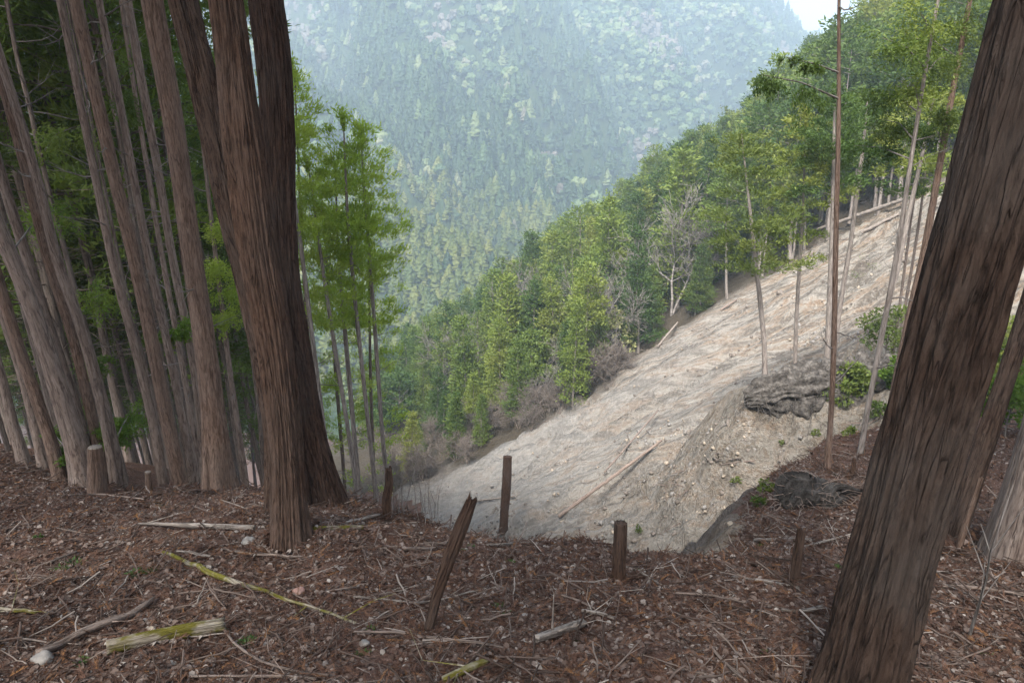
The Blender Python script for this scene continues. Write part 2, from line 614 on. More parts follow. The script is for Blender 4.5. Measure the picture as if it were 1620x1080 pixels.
LEAF_SUGI = leaf_mat('cedar_foliage', [(.2, (.13, .20, .035)), (.45, (.25, .34, .06)), (.7, (.36, .43, .09)), (.9, (.40, .33, .10))], .5, .06, .25)
LEAF_DARK = leaf_mat('shaded_cedar_foliage', [(.2, (.06, .10, .022)), (.5, (.12, .175, .035)), (.75, (.19, .23, .05)), (.95, (.22, .14, .06))], .42, .05, .3)  # darker copy of the cedar foliage, the wood's shade put into its colour
LEAF_BRIGHT = leaf_mat('bright_bough_foliage', [(.25, (.07, .13, .02)), (.5, (.13, .21, .035)), (.8, (.21, .25, .06))], .5, .2, .2)
LEAF_HINOKI = leaf_mat('cypress_foliage', [(.15, (.055, .10, .022)), (.38, (.11, .16, .03)), (.6, (.165, .215, .04)), (.85, (.23, .235, .055))], .3, .012, .75)
LEAF_OLIVE = leaf_mat('olive_foliage', [(.2, (.07, .11, .024)), (.5, (.125, .16, .035)), (.8, (.18, .195, .05))], .35, .05, .4)
LEAF_PALE = leaf_mat('pale_shrub_foliage', [(.2, (.18, .20, .07)), (.5, (.26, .27, .11)), (.8, (.34, .33, .16))], .3, .2, .2)
LEAF_SHRUB = leaf_mat('glossy_shrub_foliage', [(.2, (.06, .10, .022)), (.5, (.16, .20, .045)), (.8, (.30, .31, .09))], .3, .6, .2)
LEAF_FAR = leaf_mat('far_forest_foliage', [(.2, (.03, .06, .025)), (.38, (.065, .11, .038)), (.5, (.115, .165, .058)), (.62, (.19, .225, .095)), (.74, (.20, .185, .14)), (.9, (.27, .235, .21))], .15, .0010, .6)
LEAF_BAREFAR = leaf_mat('far_leafless_crowns', [(.2, (.11, .10, .08)), (.5, (.17, .15, .125)), (.8, (.24, .21, .18))], .1, .004, .5)
LEAF_DEEPFAR = leaf_mat('far_dark_conifers', [(.2, (.018, .042, .02)), (.5, (.042, .08, .03)), (.8, (.08, .12, .045))], .1, .004, .4)  # darker conifers, their tone doing the shading of the slope's folds
LEAF_SPUR = leaf_mat('spur_forest_foliage', [(.2, (.075, .11, .025)), (.5, (.14, .165, .035)), (.8, (.21, .205, .05))], .2, .01, .5)
LEAF_FERN = leaf_mat('fern_green', [(.2, (.03, .07, .015)), (.6, (.07, .13, .03))], .3, .8, .3)


def floor_mat():
    m, t, out = new_mat('cedar_litter_floor')
    g = N_(t, 'ShaderNodeNewGeometry').outputs['Position']
    n1 = noise(t, g, 1.1, 4, .6)
    n2 = noise(t, g, 26, 4, .7)
    n3 = noise(t, g, 90, 2, .6)
    c = ramp(t, n2, [(.3, (.035, .021, .017)), (.5, (.105, .062, .048)), (.66, (.18, .12, .095)), (.8, (.27, .21, .175))])
    c = mixc(t, ramp(t, n1, [(.45, (0, 0, 0)), (.65, (.5, .5, .5))]), c, (.095, .048, .030))
    vo = N_(t, 'ShaderNodeTexVoronoi', {'Vector': g, 'Scale': 34.0})
    sp = ramp(t, vo.outputs['Color'], [(.90, (0, 0, 0)), (.94, (.35, .35, .35))])
    c = mixc(t, sp, c, (.25, .21, .18))
    mo = noise(t, g, .8, 4, .65, .3)
    c = mixc(t, ramp(t, mo, [(.66, (0, 0, 0)), (.74, (.5, .5, .5))]), c, (.06, .07, .018))
    h = mathn(t, 'ADD', mathn(t, 'MULTIPLY', n2, 1.0), mathn(t, 'MULTIPLY', n3, .35))
    finish(t, out, c, .95, h, .9, .035, .1)
    return m


def slide_mat():
    m, t, out = new_mat('landslide_debris')
    g = N_(t, 'ShaderNodeNewGeometry').outputs['Position']
    ang = math.atan2(.197, -.98)
    v = mapping(t, g, (1, 1, 1), (0, 0, -ang))       # x runs down the fall line
    vs = mapping(t, v, (.10, .62, .3))
    s1 = noise(t, vs, 1.0, 5, .62, .8)
    vs2 = mapping(t, v, (.30, 2.2, .9))
    s2 = noise(t, vs2, 1.0, 4, .65, .5)
    grv = noise(t, g, 4.2, 5, .72)
    peb = noise(t, g, 14, 3, .7)
    base = ramp(t, s1, [(.28, (.12, .106, .092)), (.39, (.25, .225, .192)), (.47, (.42, .375, .32)), (.53, (.30, .21, .14)), (.57, (.40, .345, .28)), (.65, (.33, .30, .265)), (.72, (.20, .18, .155)), (.80, (.36, .33, .29))])
    base = mixc(t, ramp(t, s2, [(.40, (.9, .9, .9)), (.52, (0, 0, 0))]), base, (.15, .125, .10))
    base = mixc(t, ramp(t, grv, [(.5, (0, 0, 0)), (.72, (.75, .75, .75))]), base, (.48, .445, .395))
    base = mixc(t, ramp(t, grv, [(.30, (.8, .8, .8)), (.43, (0, 0, 0))]), base, (.17, .14, .115))
    # greyer, finer debris low down
    zz = N_(t, 'ShaderNodeSeparateXYZ', {0: g}).outputs[2]
    low = ramp(t, mathn(t, 'MULTIPLY_ADD', zz, -.045), [(.0, (0, 0, 0)), (1, (1, 1, 1))])
    low = mathn(t, 'MULTIPLY', mathn(t, 'ADD', mathn(t, 'MULTIPLY', zz, -.05), -.40, True), 1.4, True)
    base = mixc(t, mathn(t, 'MULTIPLY', low, .65), base, mixc(t, grv, (.20, .19, .178), (.42, .41, .39)))
    rk = N_(t, 'ShaderNodeAttribute', attribute_name='rock').outputs['Fac']
    rn = noise(t, g, 1.3, 6, .72, .8)
    rc = ramp(t, rn, [(.30, (.06, .05, .04)), (.40, (.19, .165, .135)), (.48, (.34, .315, .275)), (.54, (.22, .16, .105)), (.60, (.38, .36, .335)), (.67, (.17, .145, .115)), (.76, (.12, .125, .07))])
    rc = mixc(t, ramp(t, noise(t, mapping(t, g, (1.6, 1.6, .7)), 1.6, 5, .7, 1.5), [(.40, (.8, .8, .8)), (.50, (0, 0, 0))]), rc, (.10, .08, .06))
    rc = mixc(t, .35, rc, base)
    base = mixc(t, rk, base, rc)
    ck = N_(t, 'ShaderNodeTexVoronoi', {'Vector': mixc(t, .12, g, N_(t, 'ShaderNodeTexNoise', {'Vector': g, 'Scale': 2.0}).outputs['Color']), 'Scale': 1.5}, feature='DISTANCE_TO_EDGE').outputs['Distance']
    ckd = ramp(t, ck, [(.0, (1, 1, 1)), (.09, (0, 0, 0))])
    base = mixc(t, mathn(t, 'MULTIPLY', ckd, mathn(t, 'MULTIPLY', rk, .0)), base, (.03, .026, .02))
    md = N_(t, 'ShaderNodeAttribute', attribute_name='mud').outputs['Fac']
    base = mixc(t, md, base, mixc(t, s2, (.13, .105, .09), (.23, .195, .17)))
    br = N_(t, 'ShaderNodeAttribute', attribute_name='bare').outputs['Fac']
    duff = mixc(t, grv, (.045, .038, .028), (.14, .115, .085))
    c = mixc(t, br, duff, base)
    h = mathn(t, 'ADD', mathn(t, 'MULTIPLY', grv, 1.0), mathn(t, 'MULTIPLY', peb, .35))
    h = mathn(t, 'ADD', h, mathn(t, 'MULTIPLY', s2, .8))
    finish(t, out, c, .95, h, 1.0, .4, .1)
    return m


def soil_mat():
    m, t, out = new_mat('wooded_hillside')
    g = N_(t, 'ShaderNodeNewGeometry').outputs['Position']
    n = noise(t, g, .25, 5, .65)
    c = ramp(t, n, [(.3, (.02, .04, .018)), (.55, (.04, .06, .025)), (.75, (.07, .08, .04))])
    finish(t, out, c, .95, n, .5, 2.0, .05)
    return m


M_FLOOR, M_SLIDE, M_SOIL = floor_mat(), slide_mat(), soil_mat()

# ------------------------------------------------------------------ terrain sheets
def build_terrain():
    a = .0125
    nx = int(math.asinh(2600 / 3.0) / a)
    xs = 3.0 * np.sinh(np.arange(-nx, nx + 1) * a)
    ys = [-60.]
    while ys[-1] < 3300:
        y = ys[-1]
        ys.append(y + (max(1.0, -y * .2) if y < -2 else .25 if y < 1.2 else max(.04, .0125 * abs(y))))
    ys = np.array(ys)
    X, Y = np.meshgrid(xs, ys)
    Z, N, S, far, dd, rock = height(X, Y, True)
    d_b, _ = seg_dist(X, Y, BND)
    ins = inside(X, Y, BARE)
    sd = np.where(ins, d_b, -d_b) + 2.2 * perlin(X * .25, Y * .25, 60.) + 1.0 * perlin(X * .9, Y * .9, 61.)
    bare = sstep(-1.0, 1.6, sd)
    nearfloor = (N >= S) & (dd < .35 + .3 * perlin(X * 1.3, Y * 1.3, 63.)) 
    leftwood = (N >= S) & (X < -1.6 + 1.4 * perlin(X * .8, Y * .8, 66.) - .12 * (Y - 8))
    bare = np.where((N >= S) & (X < -1.2), sstep(-4, -1, X) * .6, bare)
    # pale zones fade to scrub brown at the slide's lower left end
    bare = bare * (1 - .5 * sstep(-2, -14, X + .0 * Y))
    mud = np.exp(-((X - 4.6) / 3.2) ** 2 - ((Y - 11.5) / 4.0) ** 2) * 1.5
    mud = np.clip(mud + .5 * perlin(X * .5, Y * .5, 64.) * (mud > .1), 0, 1) * (1 - np.clip(rock * 1.4, 0, 1))
    V = np.stack([X, Y, Z], -1).reshape(-1, 3)
    ny_, nx_ = X.shape
    i = np.arange(ny_ - 1)[:, None] * nx_ + np.arange(nx_ - 1)[None]
    F = np.stack([i, i + 1, i + nx_ + 1, i + nx_], -1).reshape(-1, 4)
    land = (Y < 330) & (np.abs(X) < 200) & (np.maximum(N, S) >= far)
    leftwood |= (N >= S) & (X < .8) & (dd < 1.3)
    nearfloor &= ~((X > 6) & (Y > 16.5) & (dd > -.5))
    lab = np.where(land, np.where(nearfloor | leftwood, 0, 1), 2)
    fl = lab[:-1, :-1].ravel()
    for k, (nm, mt, lb) in enumerate([('forest_floor', M_FLOOR, 'brown forest floor of cedar needles sloping away to the landslide edge'),
                                      ('landslide_slope', M_SLIDE, 'pale bare landslide slope of gravel and clay across the gully'),
                                      ('mountain_terrain', M_SOIL, 'wooded mountains across the valley')]):
        f = F[fl == k]
        used = np.unique(f)
        remap = np.zeros(len(V), np.int64)
        remap[used] = np.arange(len(used))
        at = {'bare': bare.ravel()[used], 'rock': np.clip(rock * 1.3, 0, 1).ravel()[used], 'mud': mud.ravel()[used]} if k == 1 else None
        me = mesh_np(nm, V[used], remap[f], None, True, at)
        o = part(nm, me, mt)
        tag(o, lb, None, None, 'structure')


build_terrain()


# ------------------------------------------------------------------ tree makers (local space, foot at the origin)
def profile_cone(u):
    return (1 - u) ** .8 * .9 + .12


def profile_round(u):
    return np.sin(np.pi * (.12 + .86 * u)) ** .7


def profile_open(u):
    return (.55 + .45 * np.sin(np.pi * (.15 + .7 * u))) * (1 - .7 * u ** 3)


def conifer(h, base, rad, nb, per, leaf, wid, r, prof=profile_cone, lift=.15, droop=.0, spread=.35, lean=(0, 0), stubs=0, r0=None,
            along=(.25, 1.0), limb_vis=True, gap=0.0, updir=.5, ncl=5, trunk_path=None, segs=7):
    """trunk + limbs in one mesh, leaf sprays in another"""
    tr, cr = Acc(), Acc()
    r0 = r0 or h * .011 + .03
    if trunk_path is None:
        zz = np.linspace(0, 1, 9)
        wob = np.cumsum(r.normal(0, .006 * h, (9, 2)), 0) * .5
        wob[0] = 0
        path = np.stack([lean[0] * h * zz + wob[:, 0], lean[1] * h * zz + wob[:, 1], h * zz], 1)
        rads = r0 * (1 - .9 * zz)
        rads[0] *= 1.15
        tube(tr, path, rads, segs, None)
    else:
        path, rads = trunk_path
        zz = (path[:, 2] - path[0, 2]) / (path[-1, 2] - path[0, 2])
        h = path[-1, 2] - path[0, 2]
    at = lambda q: np.stack([np.interp(q, zz, path[:, k]) for k in range(3)], -1)
    u = np.sort(r.uniform(0, 1, nb)) ** .9
    zf = base + (1 - base) * u * .99
    az = np.cumsum(r.uniform(1.6, 3.0, nb))
    ln = rad * prof(u) * r.uniform(.65, 1.2, nb)
    if gap:
        ln = ln * np.where(r.uniform(size=nb) < gap, .35, 1)
    P0 = at(zf)
    dirh = np.stack([np.cos(az), np.sin(az), np.zeros(nb)], 1)
    el = lift + .55 * u * lift + r.normal(0, .1, nb)
    tip = P0 + dirh * ln[:, None] * np.cos(el)[:, None] + np.array([0, 0, 1.]) * (ln * np.sin(el))[:, None] - np.array([0, 0, 1.]) * droop * ln[:, None]
    mid = P0 * .5 + tip * .5 + np.array([0, 0, 1.]) * (droop * ln * .35)[:, None]
    if limb_vis:
        rb = .012 + ln * .010
        sticks(tr, P0, mid, rb, rb * .6)
        sticks(tr, mid, tip, rb * .6, rb * .2)
    # leaf clusters
    nc = np.maximum(2, (ln / rad * ncl * 1.4).astype(int) + 1)
    idx = np.repeat(np.arange(nb), nc)
    tt = r.uniform(along[0], along[1], len(idx)) ** .8
    Cc = np.where((tt < .5)[:, None], P0[idx] + (mid - P0)[idx] * (tt * 2)[:, None], mid[idx] + (tip - mid)[idx] * ((tt - .5) * 2)[:, None])
    side = np.cross(dirh[idx], np.array([0, 0, 1.]))
    off = r.uniform(-1, 1, len(idx)) * spread * ln[idx] * (.3 + .7 * np.sin(np.pi * np.clip(tt, 0, 1)))
    Cc = Cc + side * off[:, None] + r.normal(0, .05 * rad, (len(idx), 3))
    dirc = dirh[idx] + side * (np.sign(off) * .6)[:, None]
    cs = leaf * 1.6
    k = np.repeat(np.arange(len(idx)), per)
    C = Cc[k] + r.normal(0, cs * .5, (len(k), 3)) * np.array([1, 1, .55])
    D = dirc[k] * .7 + r.normal(0, .6, (len(k), 3)) + np.array([0, 0, updir])
    leaves(cr, C, D, leaf, wid, r)
    # leader tuft
    C = path[-1] + r.normal(0, .25 * leaf, (per * 3, 3)) - np.array([0, 0, 1.]) * r.uniform(0, leaf * 3, (per * 3, 1))
    leaves(cr, C, r.normal(0, .5, (per * 3, 3)) + np.array([0, 0, 1.]), leaf, wid, r)
    if stubs:
        zs = r.uniform(.12, max(base, .3) + .1, stubs)
        a = r.uniform(0, 6.28, stubs)
        l = r.uniform(.15, .6, stubs) * rad
        d = np.stack([np.cos(a), np.sin(a), r.uniform(-.15, .5, stubs)], 1)
        A = at(zs)
        B = A + d * l[:, None]
        sticks(tr, A, B, .010 + .004 * l, .004)
        C2 = B + (d + r.normal(0, .5, d.shape)) * (l * .5)[:, None]
        sticks(tr, B, C2, .005, .002)
    return tr, cr


def broadleaf(h, rad, nl, per, leaf, r, base=.25, r0=.1):
    tr, cr = Acc(), Acc()
    zz = np.linspace(0, 1, 6)
    path = np.stack([r.normal(0, .03 * h, 6) * zz, r.normal(0, .03 * h, 6) * zz, h * .75 * zz], 1)
    tube(tr, path, r0 * (1 - .75 * zz), 6)
    cz = r.uniform(base + .12, .93, nl)
    a = r.uniform(0, 6.28, nl)
    rr = rad * np.sqrt(r.uniform(0, 1, nl)) * np.sin(np.pi * np.clip((cz - base) / (1.02 - base), .08, .95)) ** .6
    L = np.stack([rr * np.cos(a), rr * np.sin(a), cz * h], 1)
    P0 = np.stack([np.interp(cz * .7, zz * .75, path[:, k]) for k in range(3)], 1)
    sticks(tr, P0, L, .03 * rad * .5 + .01, .008)
    k = np.repeat(np.arange(nl), per)
    q = r.normal(size=(len(k), 3))
    q /= np.linalg.norm(q, axis=1)[:, None]
    rl = rad * .34
    C = L[k] + q * rl * r.uniform(.55, 1.0, (len(k), 1)) * np.array([1, 1, .75])
    leaves(cr, C, q + r.normal(0, .5, q.shape), leaf, leaf * .65, r)
    return tr, cr


def bare_tree(h, r, n0=9, depth=4, spread=.55, r0=.06, trunks=1, rmin=.008):
    ac = Acc()
    A, B, RA, RB = [], [], [], []

    def grow(p, d, L, rad, lev):
        nseg = 3
        for s in range(nseg):
            d = d + r.normal(0, .13, 3) + np.array([0, 0, .05])
            d /= np.linalg.norm(d)
            q = p + d * L / nseg
            A.append(p)
            B.append(q)
            RA.append(rad * (1 - s / nseg * .4))
            RB.append(rad * (1 - (s + 1) / nseg * .4))
            if lev < depth and (lev > 0 or s > 0):
                for k in range(2 if lev < depth - 1 else 2):
                    dd = d + r.normal(0, spread, 3)
                    dd /= np.linalg.norm(dd)
                    grow(q, dd, L * r.uniform(.5, .75), rad * .5, lev + 1)
            p = q
    for k in range(trunks):
        d = np.array([r.normal(0, .18 + .15 * (trunks > 1)), r.normal(0, .18 + .15 * (trunks > 1)), 1.])
        grow(np.zeros(3), d / np.linalg.norm(d), h * .55, r0, 0)
    sticks(ac, np.array(A), np.array(B), np.maximum(np.array(RA), rmin), np.maximum(np.array(RB), rmin * .7))
    return ac


def make_tree(name, tr, cr, bmat, lmat, loc=(0, 0, 0), label='', cat='tree', group=None):
    t = thing(name, loc, label, cat, group)
    part('trunk', tr.mesh('trunk'), bmat, t)
    if cr is not None:
        part('crown', cr.mesh('crown', False), lmat, t)
    return t


# ---- hand placed trunks: polyline in picture coordinates, standing in the vertical plane y = Y
def px_path(pts, Y, extend=None):
    out = []
    for p in pts:
        d = ray(p[0], p[1])
        t = Y / d[1]
        out.append([d[0] * t, Y, d[2] * t])
    out = np.array(out)
    rad = np.array([p[2] * .5 * Y / (CP + SP * (540 - p[1]) / 1080) / 1080 for p in pts])
    return out, rad


FEET = []


def hero(name, label, pts, Y, mat, height_m, seed, segs=14, step=.12, amp=.01, fiss=4, flare=.5, lobes=5, crown=None, group=None,
         dead=0, top_r=.35, flare_h=.4, boughs=None, base_sink=.15, fh_amp=None):
    """pts run from the foot upward: (px, py, width px)"""
    P, R = px_path(pts, Y)
    R = np.maximum(R * (.93 if Y < 4 else .90 if Y < 7.5 else .84) - amp * .45, R * .6)
    foot = P[0].copy()
    g = hz(foot[0], foot[1])
    # continue to the ground when the foot is hidden by the crest (or below the frame)
    if foot[2] > g + .05:
        d = P[0] - P[min(2, len(P) - 1)]
        d = d / max(.2, -d[2])
        drop = foot[2] - g
        new = P[0] + np.array([d[0] * .6 * drop, 0, -drop])
        gz = hz(new[0], new[1])
        new[2] = gz
        P = np.vstack([new, P])
        R = np.concatenate([[R[0] * 1.05], R])
    P[0, 2] = min(P[0, 2], hz(P[0, 0], P[0, 1]) + .02) - base_sink
    # continue above the frame
    if P[-1, 2] - P[0, 2] < height_m:
        k = -1
        d = P[-1] - P[-2]
        d = d / np.linalg.norm(d)
        d = d * .6 + np.array([0, 0, .4])
        left = height_m - (P[-1, 2] - P[0, 2])
        P = np.vstack([P, P[-1] + d * left * .5, P[-1] + d * left * .5 + np.array([0, 0, left * .5])])
        R = np.concatenate([R, [R[-1] * (top_r + 1) / 2, .02]])
    base = P[0].copy()
    base[2] += base_sink
    FEET.append((base[0], base[1], R[0] * 1.25))
    L = P - base
    t = thing(name, tuple(base), label, 'tree', group)
    ac = Acc()
    tube(ac, L, R, segs, step, amp, fiss, flare, lobes, seed, flare_h=flare_h)
    part('trunk', ac.mesh('trunk'), mat, t)
    r = np.random.default_rng(int(seed * 100) + 11)
    if dead:
        H = L[-1, 2]
        for q in range(dead):
            a2 = Acc()
            zs = r.uniform(.12, .8) * H
            A = np.array([np.interp(zs, L[:, 2], L[:, k]) for k in range(3)])
            a = r.uniform(0, 6.28)
            l = r.uniform(.2, 1.1) * min(1, Y / 8)
            d = np.array([math.cos(a), math.sin(a), r.uniform(-.3, .45)])
            pts_ = [A]
            for e in range(5):
                d = d + r.normal(0, .2, 3) + np.array([0, 0, .05])
                pts_.append(pts_[-1] + d / np.linalg.norm(d) * l / 5)
            pts_ = np.array(pts_)
            tube(a2, pts_, np.linspace(.013, .003, 6), 4)
            M = pts_[r.integers(1, 5, 5)]
            D = r.normal(0, .6, (5, 3)) + d
            sticks(a2, M, M + D * l * .28, .004, .0015)
            part('dead_branch', a2.mesh('dead_branch'), TWIG, t)
    if crown:
        cb, crad, nb, per, leaf, wid, lm = crown
        H = L[-1, 2]
        sug = lm is LEAF_SUGI
        _, cr = conifer(H, cb, crad, nb, per, leaf, wid, r, profile_open, trunk_path=(L, R), limb_vis=False, lift=.55 if sug else .15, updir=1.0 if sug else .5, spread=.3 if sug else .45, ncl=4 if sug else 5)
        limbs = _
        if limbs.V:
            pass
        part('crown', cr.mesh('crown', False), lm, t)
    for b in boughs or []:
        add_bough(t, L, base, r, *b)
    return t, base, L, R


def add_bough(t, L, base, r, pxt, pyt, Yt, size, mat, n=90, leaf=.07, wid=.022, hang=.2):
    """a leafy side branch from the trunk to a point of the picture at depth Yt"""
    d = ray(pxt, pyt)
    tip = d * (Yt / d[1]) - np.array(base)
    z0 = tip[2] - size * .3
    A = np.array([np.interp(z0, L[:, 2], L[:, k]) for k in range(2)] + [z0])
    ac = Acc()
    mid = (A + tip) / 2 + np.array([0, 0, .08 * size])
    tube(ac, np.array([A, mid, tip]), [.016, .011, .005], 5, .1, 0)
    o = part('bough', ac.mesh('bough'), TWIG, t)
    lf = Acc()
    m = 14
    f = r.uniform(.35, 1.05, m)
    C0 = A + (tip - A) * f[:, None]
    out = r.normal(0, 1, (m, 3)) * np.array([1, 1, .35])
    out /= np.linalg.norm(out, axis=1)[:, None]
    E = C0 + out * size * .45 * r.uniform(.5, 1, (m, 1)) - np.array([0, 0, hang * size * .4])
    for k in range(m):
        s = r.uniform(0.1, 1.05, n)
        C = C0[k] + (E[k] - C0[k]) * s[:, None] + r.normal(0, size * .045, (n, 3))
        D = (E[k] - C0[k]) * .8 / size + r.normal(0, .45, (n, 3)) + np.array([0, 0, .15 - hang])
        leaves(lf, C, D, leaf, wid, r)
    part('leaf_spray', lf.mesh('leaf_spray', False), mat, o)
#@@OBJECTS@@

# ------------------------------------------------------------------ clouds of instances (only for what nobody could count)
def cloud(name, P, rot, scl, idx, sources, label, kind='stuff'):
    col = bpy.data.collections.new(name + '_source')
    for k, (me) in enumerate(sources):
        so = bpy.data.objects.new('%s_source_%02d' % (name, k), me)
        col.objects.link(so)
    me = bpy.data.meshes.new(name)
    me.vertices.add(len(P))
    me.vertices.foreach_set('co', np.asarray(P, np.float32).ravel())
    a = me.attributes.new('rot', 'FLOAT_VECTOR', 'POINT')
    a.data.foreach_set('vector', np.asarray(rot, np.float32).ravel())
    a = me.attributes.new('scl', 'FLOAT', 'POINT')
    a.data.foreach_set('value', np.asarray(scl, np.float32))
    a = me.attributes.new('idx', 'INT', 'POINT')
    a.data.foreach_set('value', np.asarray(idx, np.int32))
    o = bpy.data.objects.new(name, me)
    link(o)
    tag(o, label, None, None, kind)
    g = bpy.data.node_groups.new(name, 'GeometryNodeTree')
    g.interface.new_socket('Geometry', in_out='INPUT', socket_type='NodeSocketGeometry')
    g.interface.new_socket('Geometry', in_out='OUTPUT', socket_type='NodeSocketGeometry')
    gi, go = g.nodes.new('NodeGroupInput'), g.nodes.new('NodeGroupOutput')
    ci = g.nodes.new('GeometryNodeCollectionInfo')
    ci.inputs['Collection'].default_value = col
    ci.inputs['Separate Children'].default_value = True
    ci.inputs['Reset Children'].default_value = True
    ip = g.nodes.new('GeometryNodeInstanceOnPoints')
    ip.inputs['Pick Instance'].default_value = True

    def na(nm, typ):
        n = g.nodes.new('GeometryNodeInputNamedAttribute')
        n.data_type = typ
        n.inputs['Name'].default_value = nm
        return [s for s in n.outputs if s.enabled and s.name == 'Attribute'][0]
    g.links.new(gi.outputs[0], ip.inputs['Points'])
    g.links.new(ci.outputs[0], ip.inputs['Instance'])
    g.links.new(na('idx', 'INT'), ip.inputs['Instance Index'])
    g.links.new(na('rot', 'FLOAT_VECTOR'), ip.inputs['Rotation'])
    g.links.new(na('scl', 'FLOAT'), ip.inputs['Scale'])
    g.links.new(ip.outputs[0], go.inputs[0])
    md = o.modifiers.new('scatter', 'NODES')
    md.node_group = g
    return o


def mesh_with(acc, name, mat, smooth=False):
    me = acc.mesh(name, smooth)
    me.materials.append(mat)
    return me


def px_of(P):
    """picture coordinates of world points, to keep what the picture can show"""
    x, y, z = P[:, 0], P[:, 1], P[:, 2]
    dep = y * CP - z * SP
    up = y * SP + z * CP
    return 810 + 1080 * x / dep, 540 - 1080 * up / dep, dep


# ------------------------------------------------------------------ far forests
def lump_grid(fn, nu, nv):
    th, q = np.meshgrid(np.linspace(0, 2 * np.pi, nu, endpoint=False), np.linspace(0, 1, nv))
    V = fn(th, q).reshape(-1, 3)
    i = np.arange(nv - 1)[:, None] * nu
    j = np.arange(nu)[None]
    F = np.stack([i + j, i + (j + 1) % nu, i + nu + (j + 1) % nu, i + nu + j], -1).reshape(-1, 4)
    return V, F


def tufts(c, V, n, L, W, r):
    """leafy sprigs breaking up a crown's surface"""
    k = r.integers(0, len(V), n)
    ctr = V.mean(0) * np.array([1, 1, .8])
    D = V[k] - ctr
    D /= np.linalg.norm(D, axis=1)[:, None]
    leaves(c, V[k] - D * L * .3, D + r.normal(0, .5, D.shape) + np.array([0, 0, .3]), L, W, r)


def lump_cone(h, rad, seed, r):
    def f(th, q):
        rr = rad * ((1 - q) ** .7 + .03) * (1 + .5 * perlin(np.cos(th) * 1.8 + seed, np.sin(th) * 1.8, q * 5 + seed) + .75 * perlin(np.cos(th) * 4.5, np.sin(th) * 4.5 + seed, q * 13))
        return np.stack([rr * np.cos(th), rr * np.sin(th), h * q], -1)
    c = Acc()
    V, F = lump_grid(f, 20, 26)
    V = V + r.normal(0, .09, V.shape)
    c.add(V, F)
    tufts(c, V, 70, .8, .3, r)
    return c


def lump_round(h, rad, seed, r):
    def f(th, q):
        ph = np.pi * q
        x, y, z = np.cos(th) * np.sin(ph), np.sin(th) * np.sin(ph), -np.cos(ph)
        s = 1 + .6 * perlin(x * 1.5 + seed, y * 1.5, z * 1.5) + .45 * (1 - 2.2 * np.abs(perlin(x * 2.4 + seed, y * 2.4, z * 2.4))) * .6 + .35 * (1 - 2.2 * np.abs(perlin(x * 5.5 + seed, y * 5.5, z * 5.5))) * .6
        return np.stack([rad * s * x, rad * s * y, h * .5 + h * .5 * s * z], -1)
    c = Acc()
    V, F = lump_grid(f, 34, 24)
    c.add(V, F)
    tufts(c, V, 30, .5, .3, r)
    return c


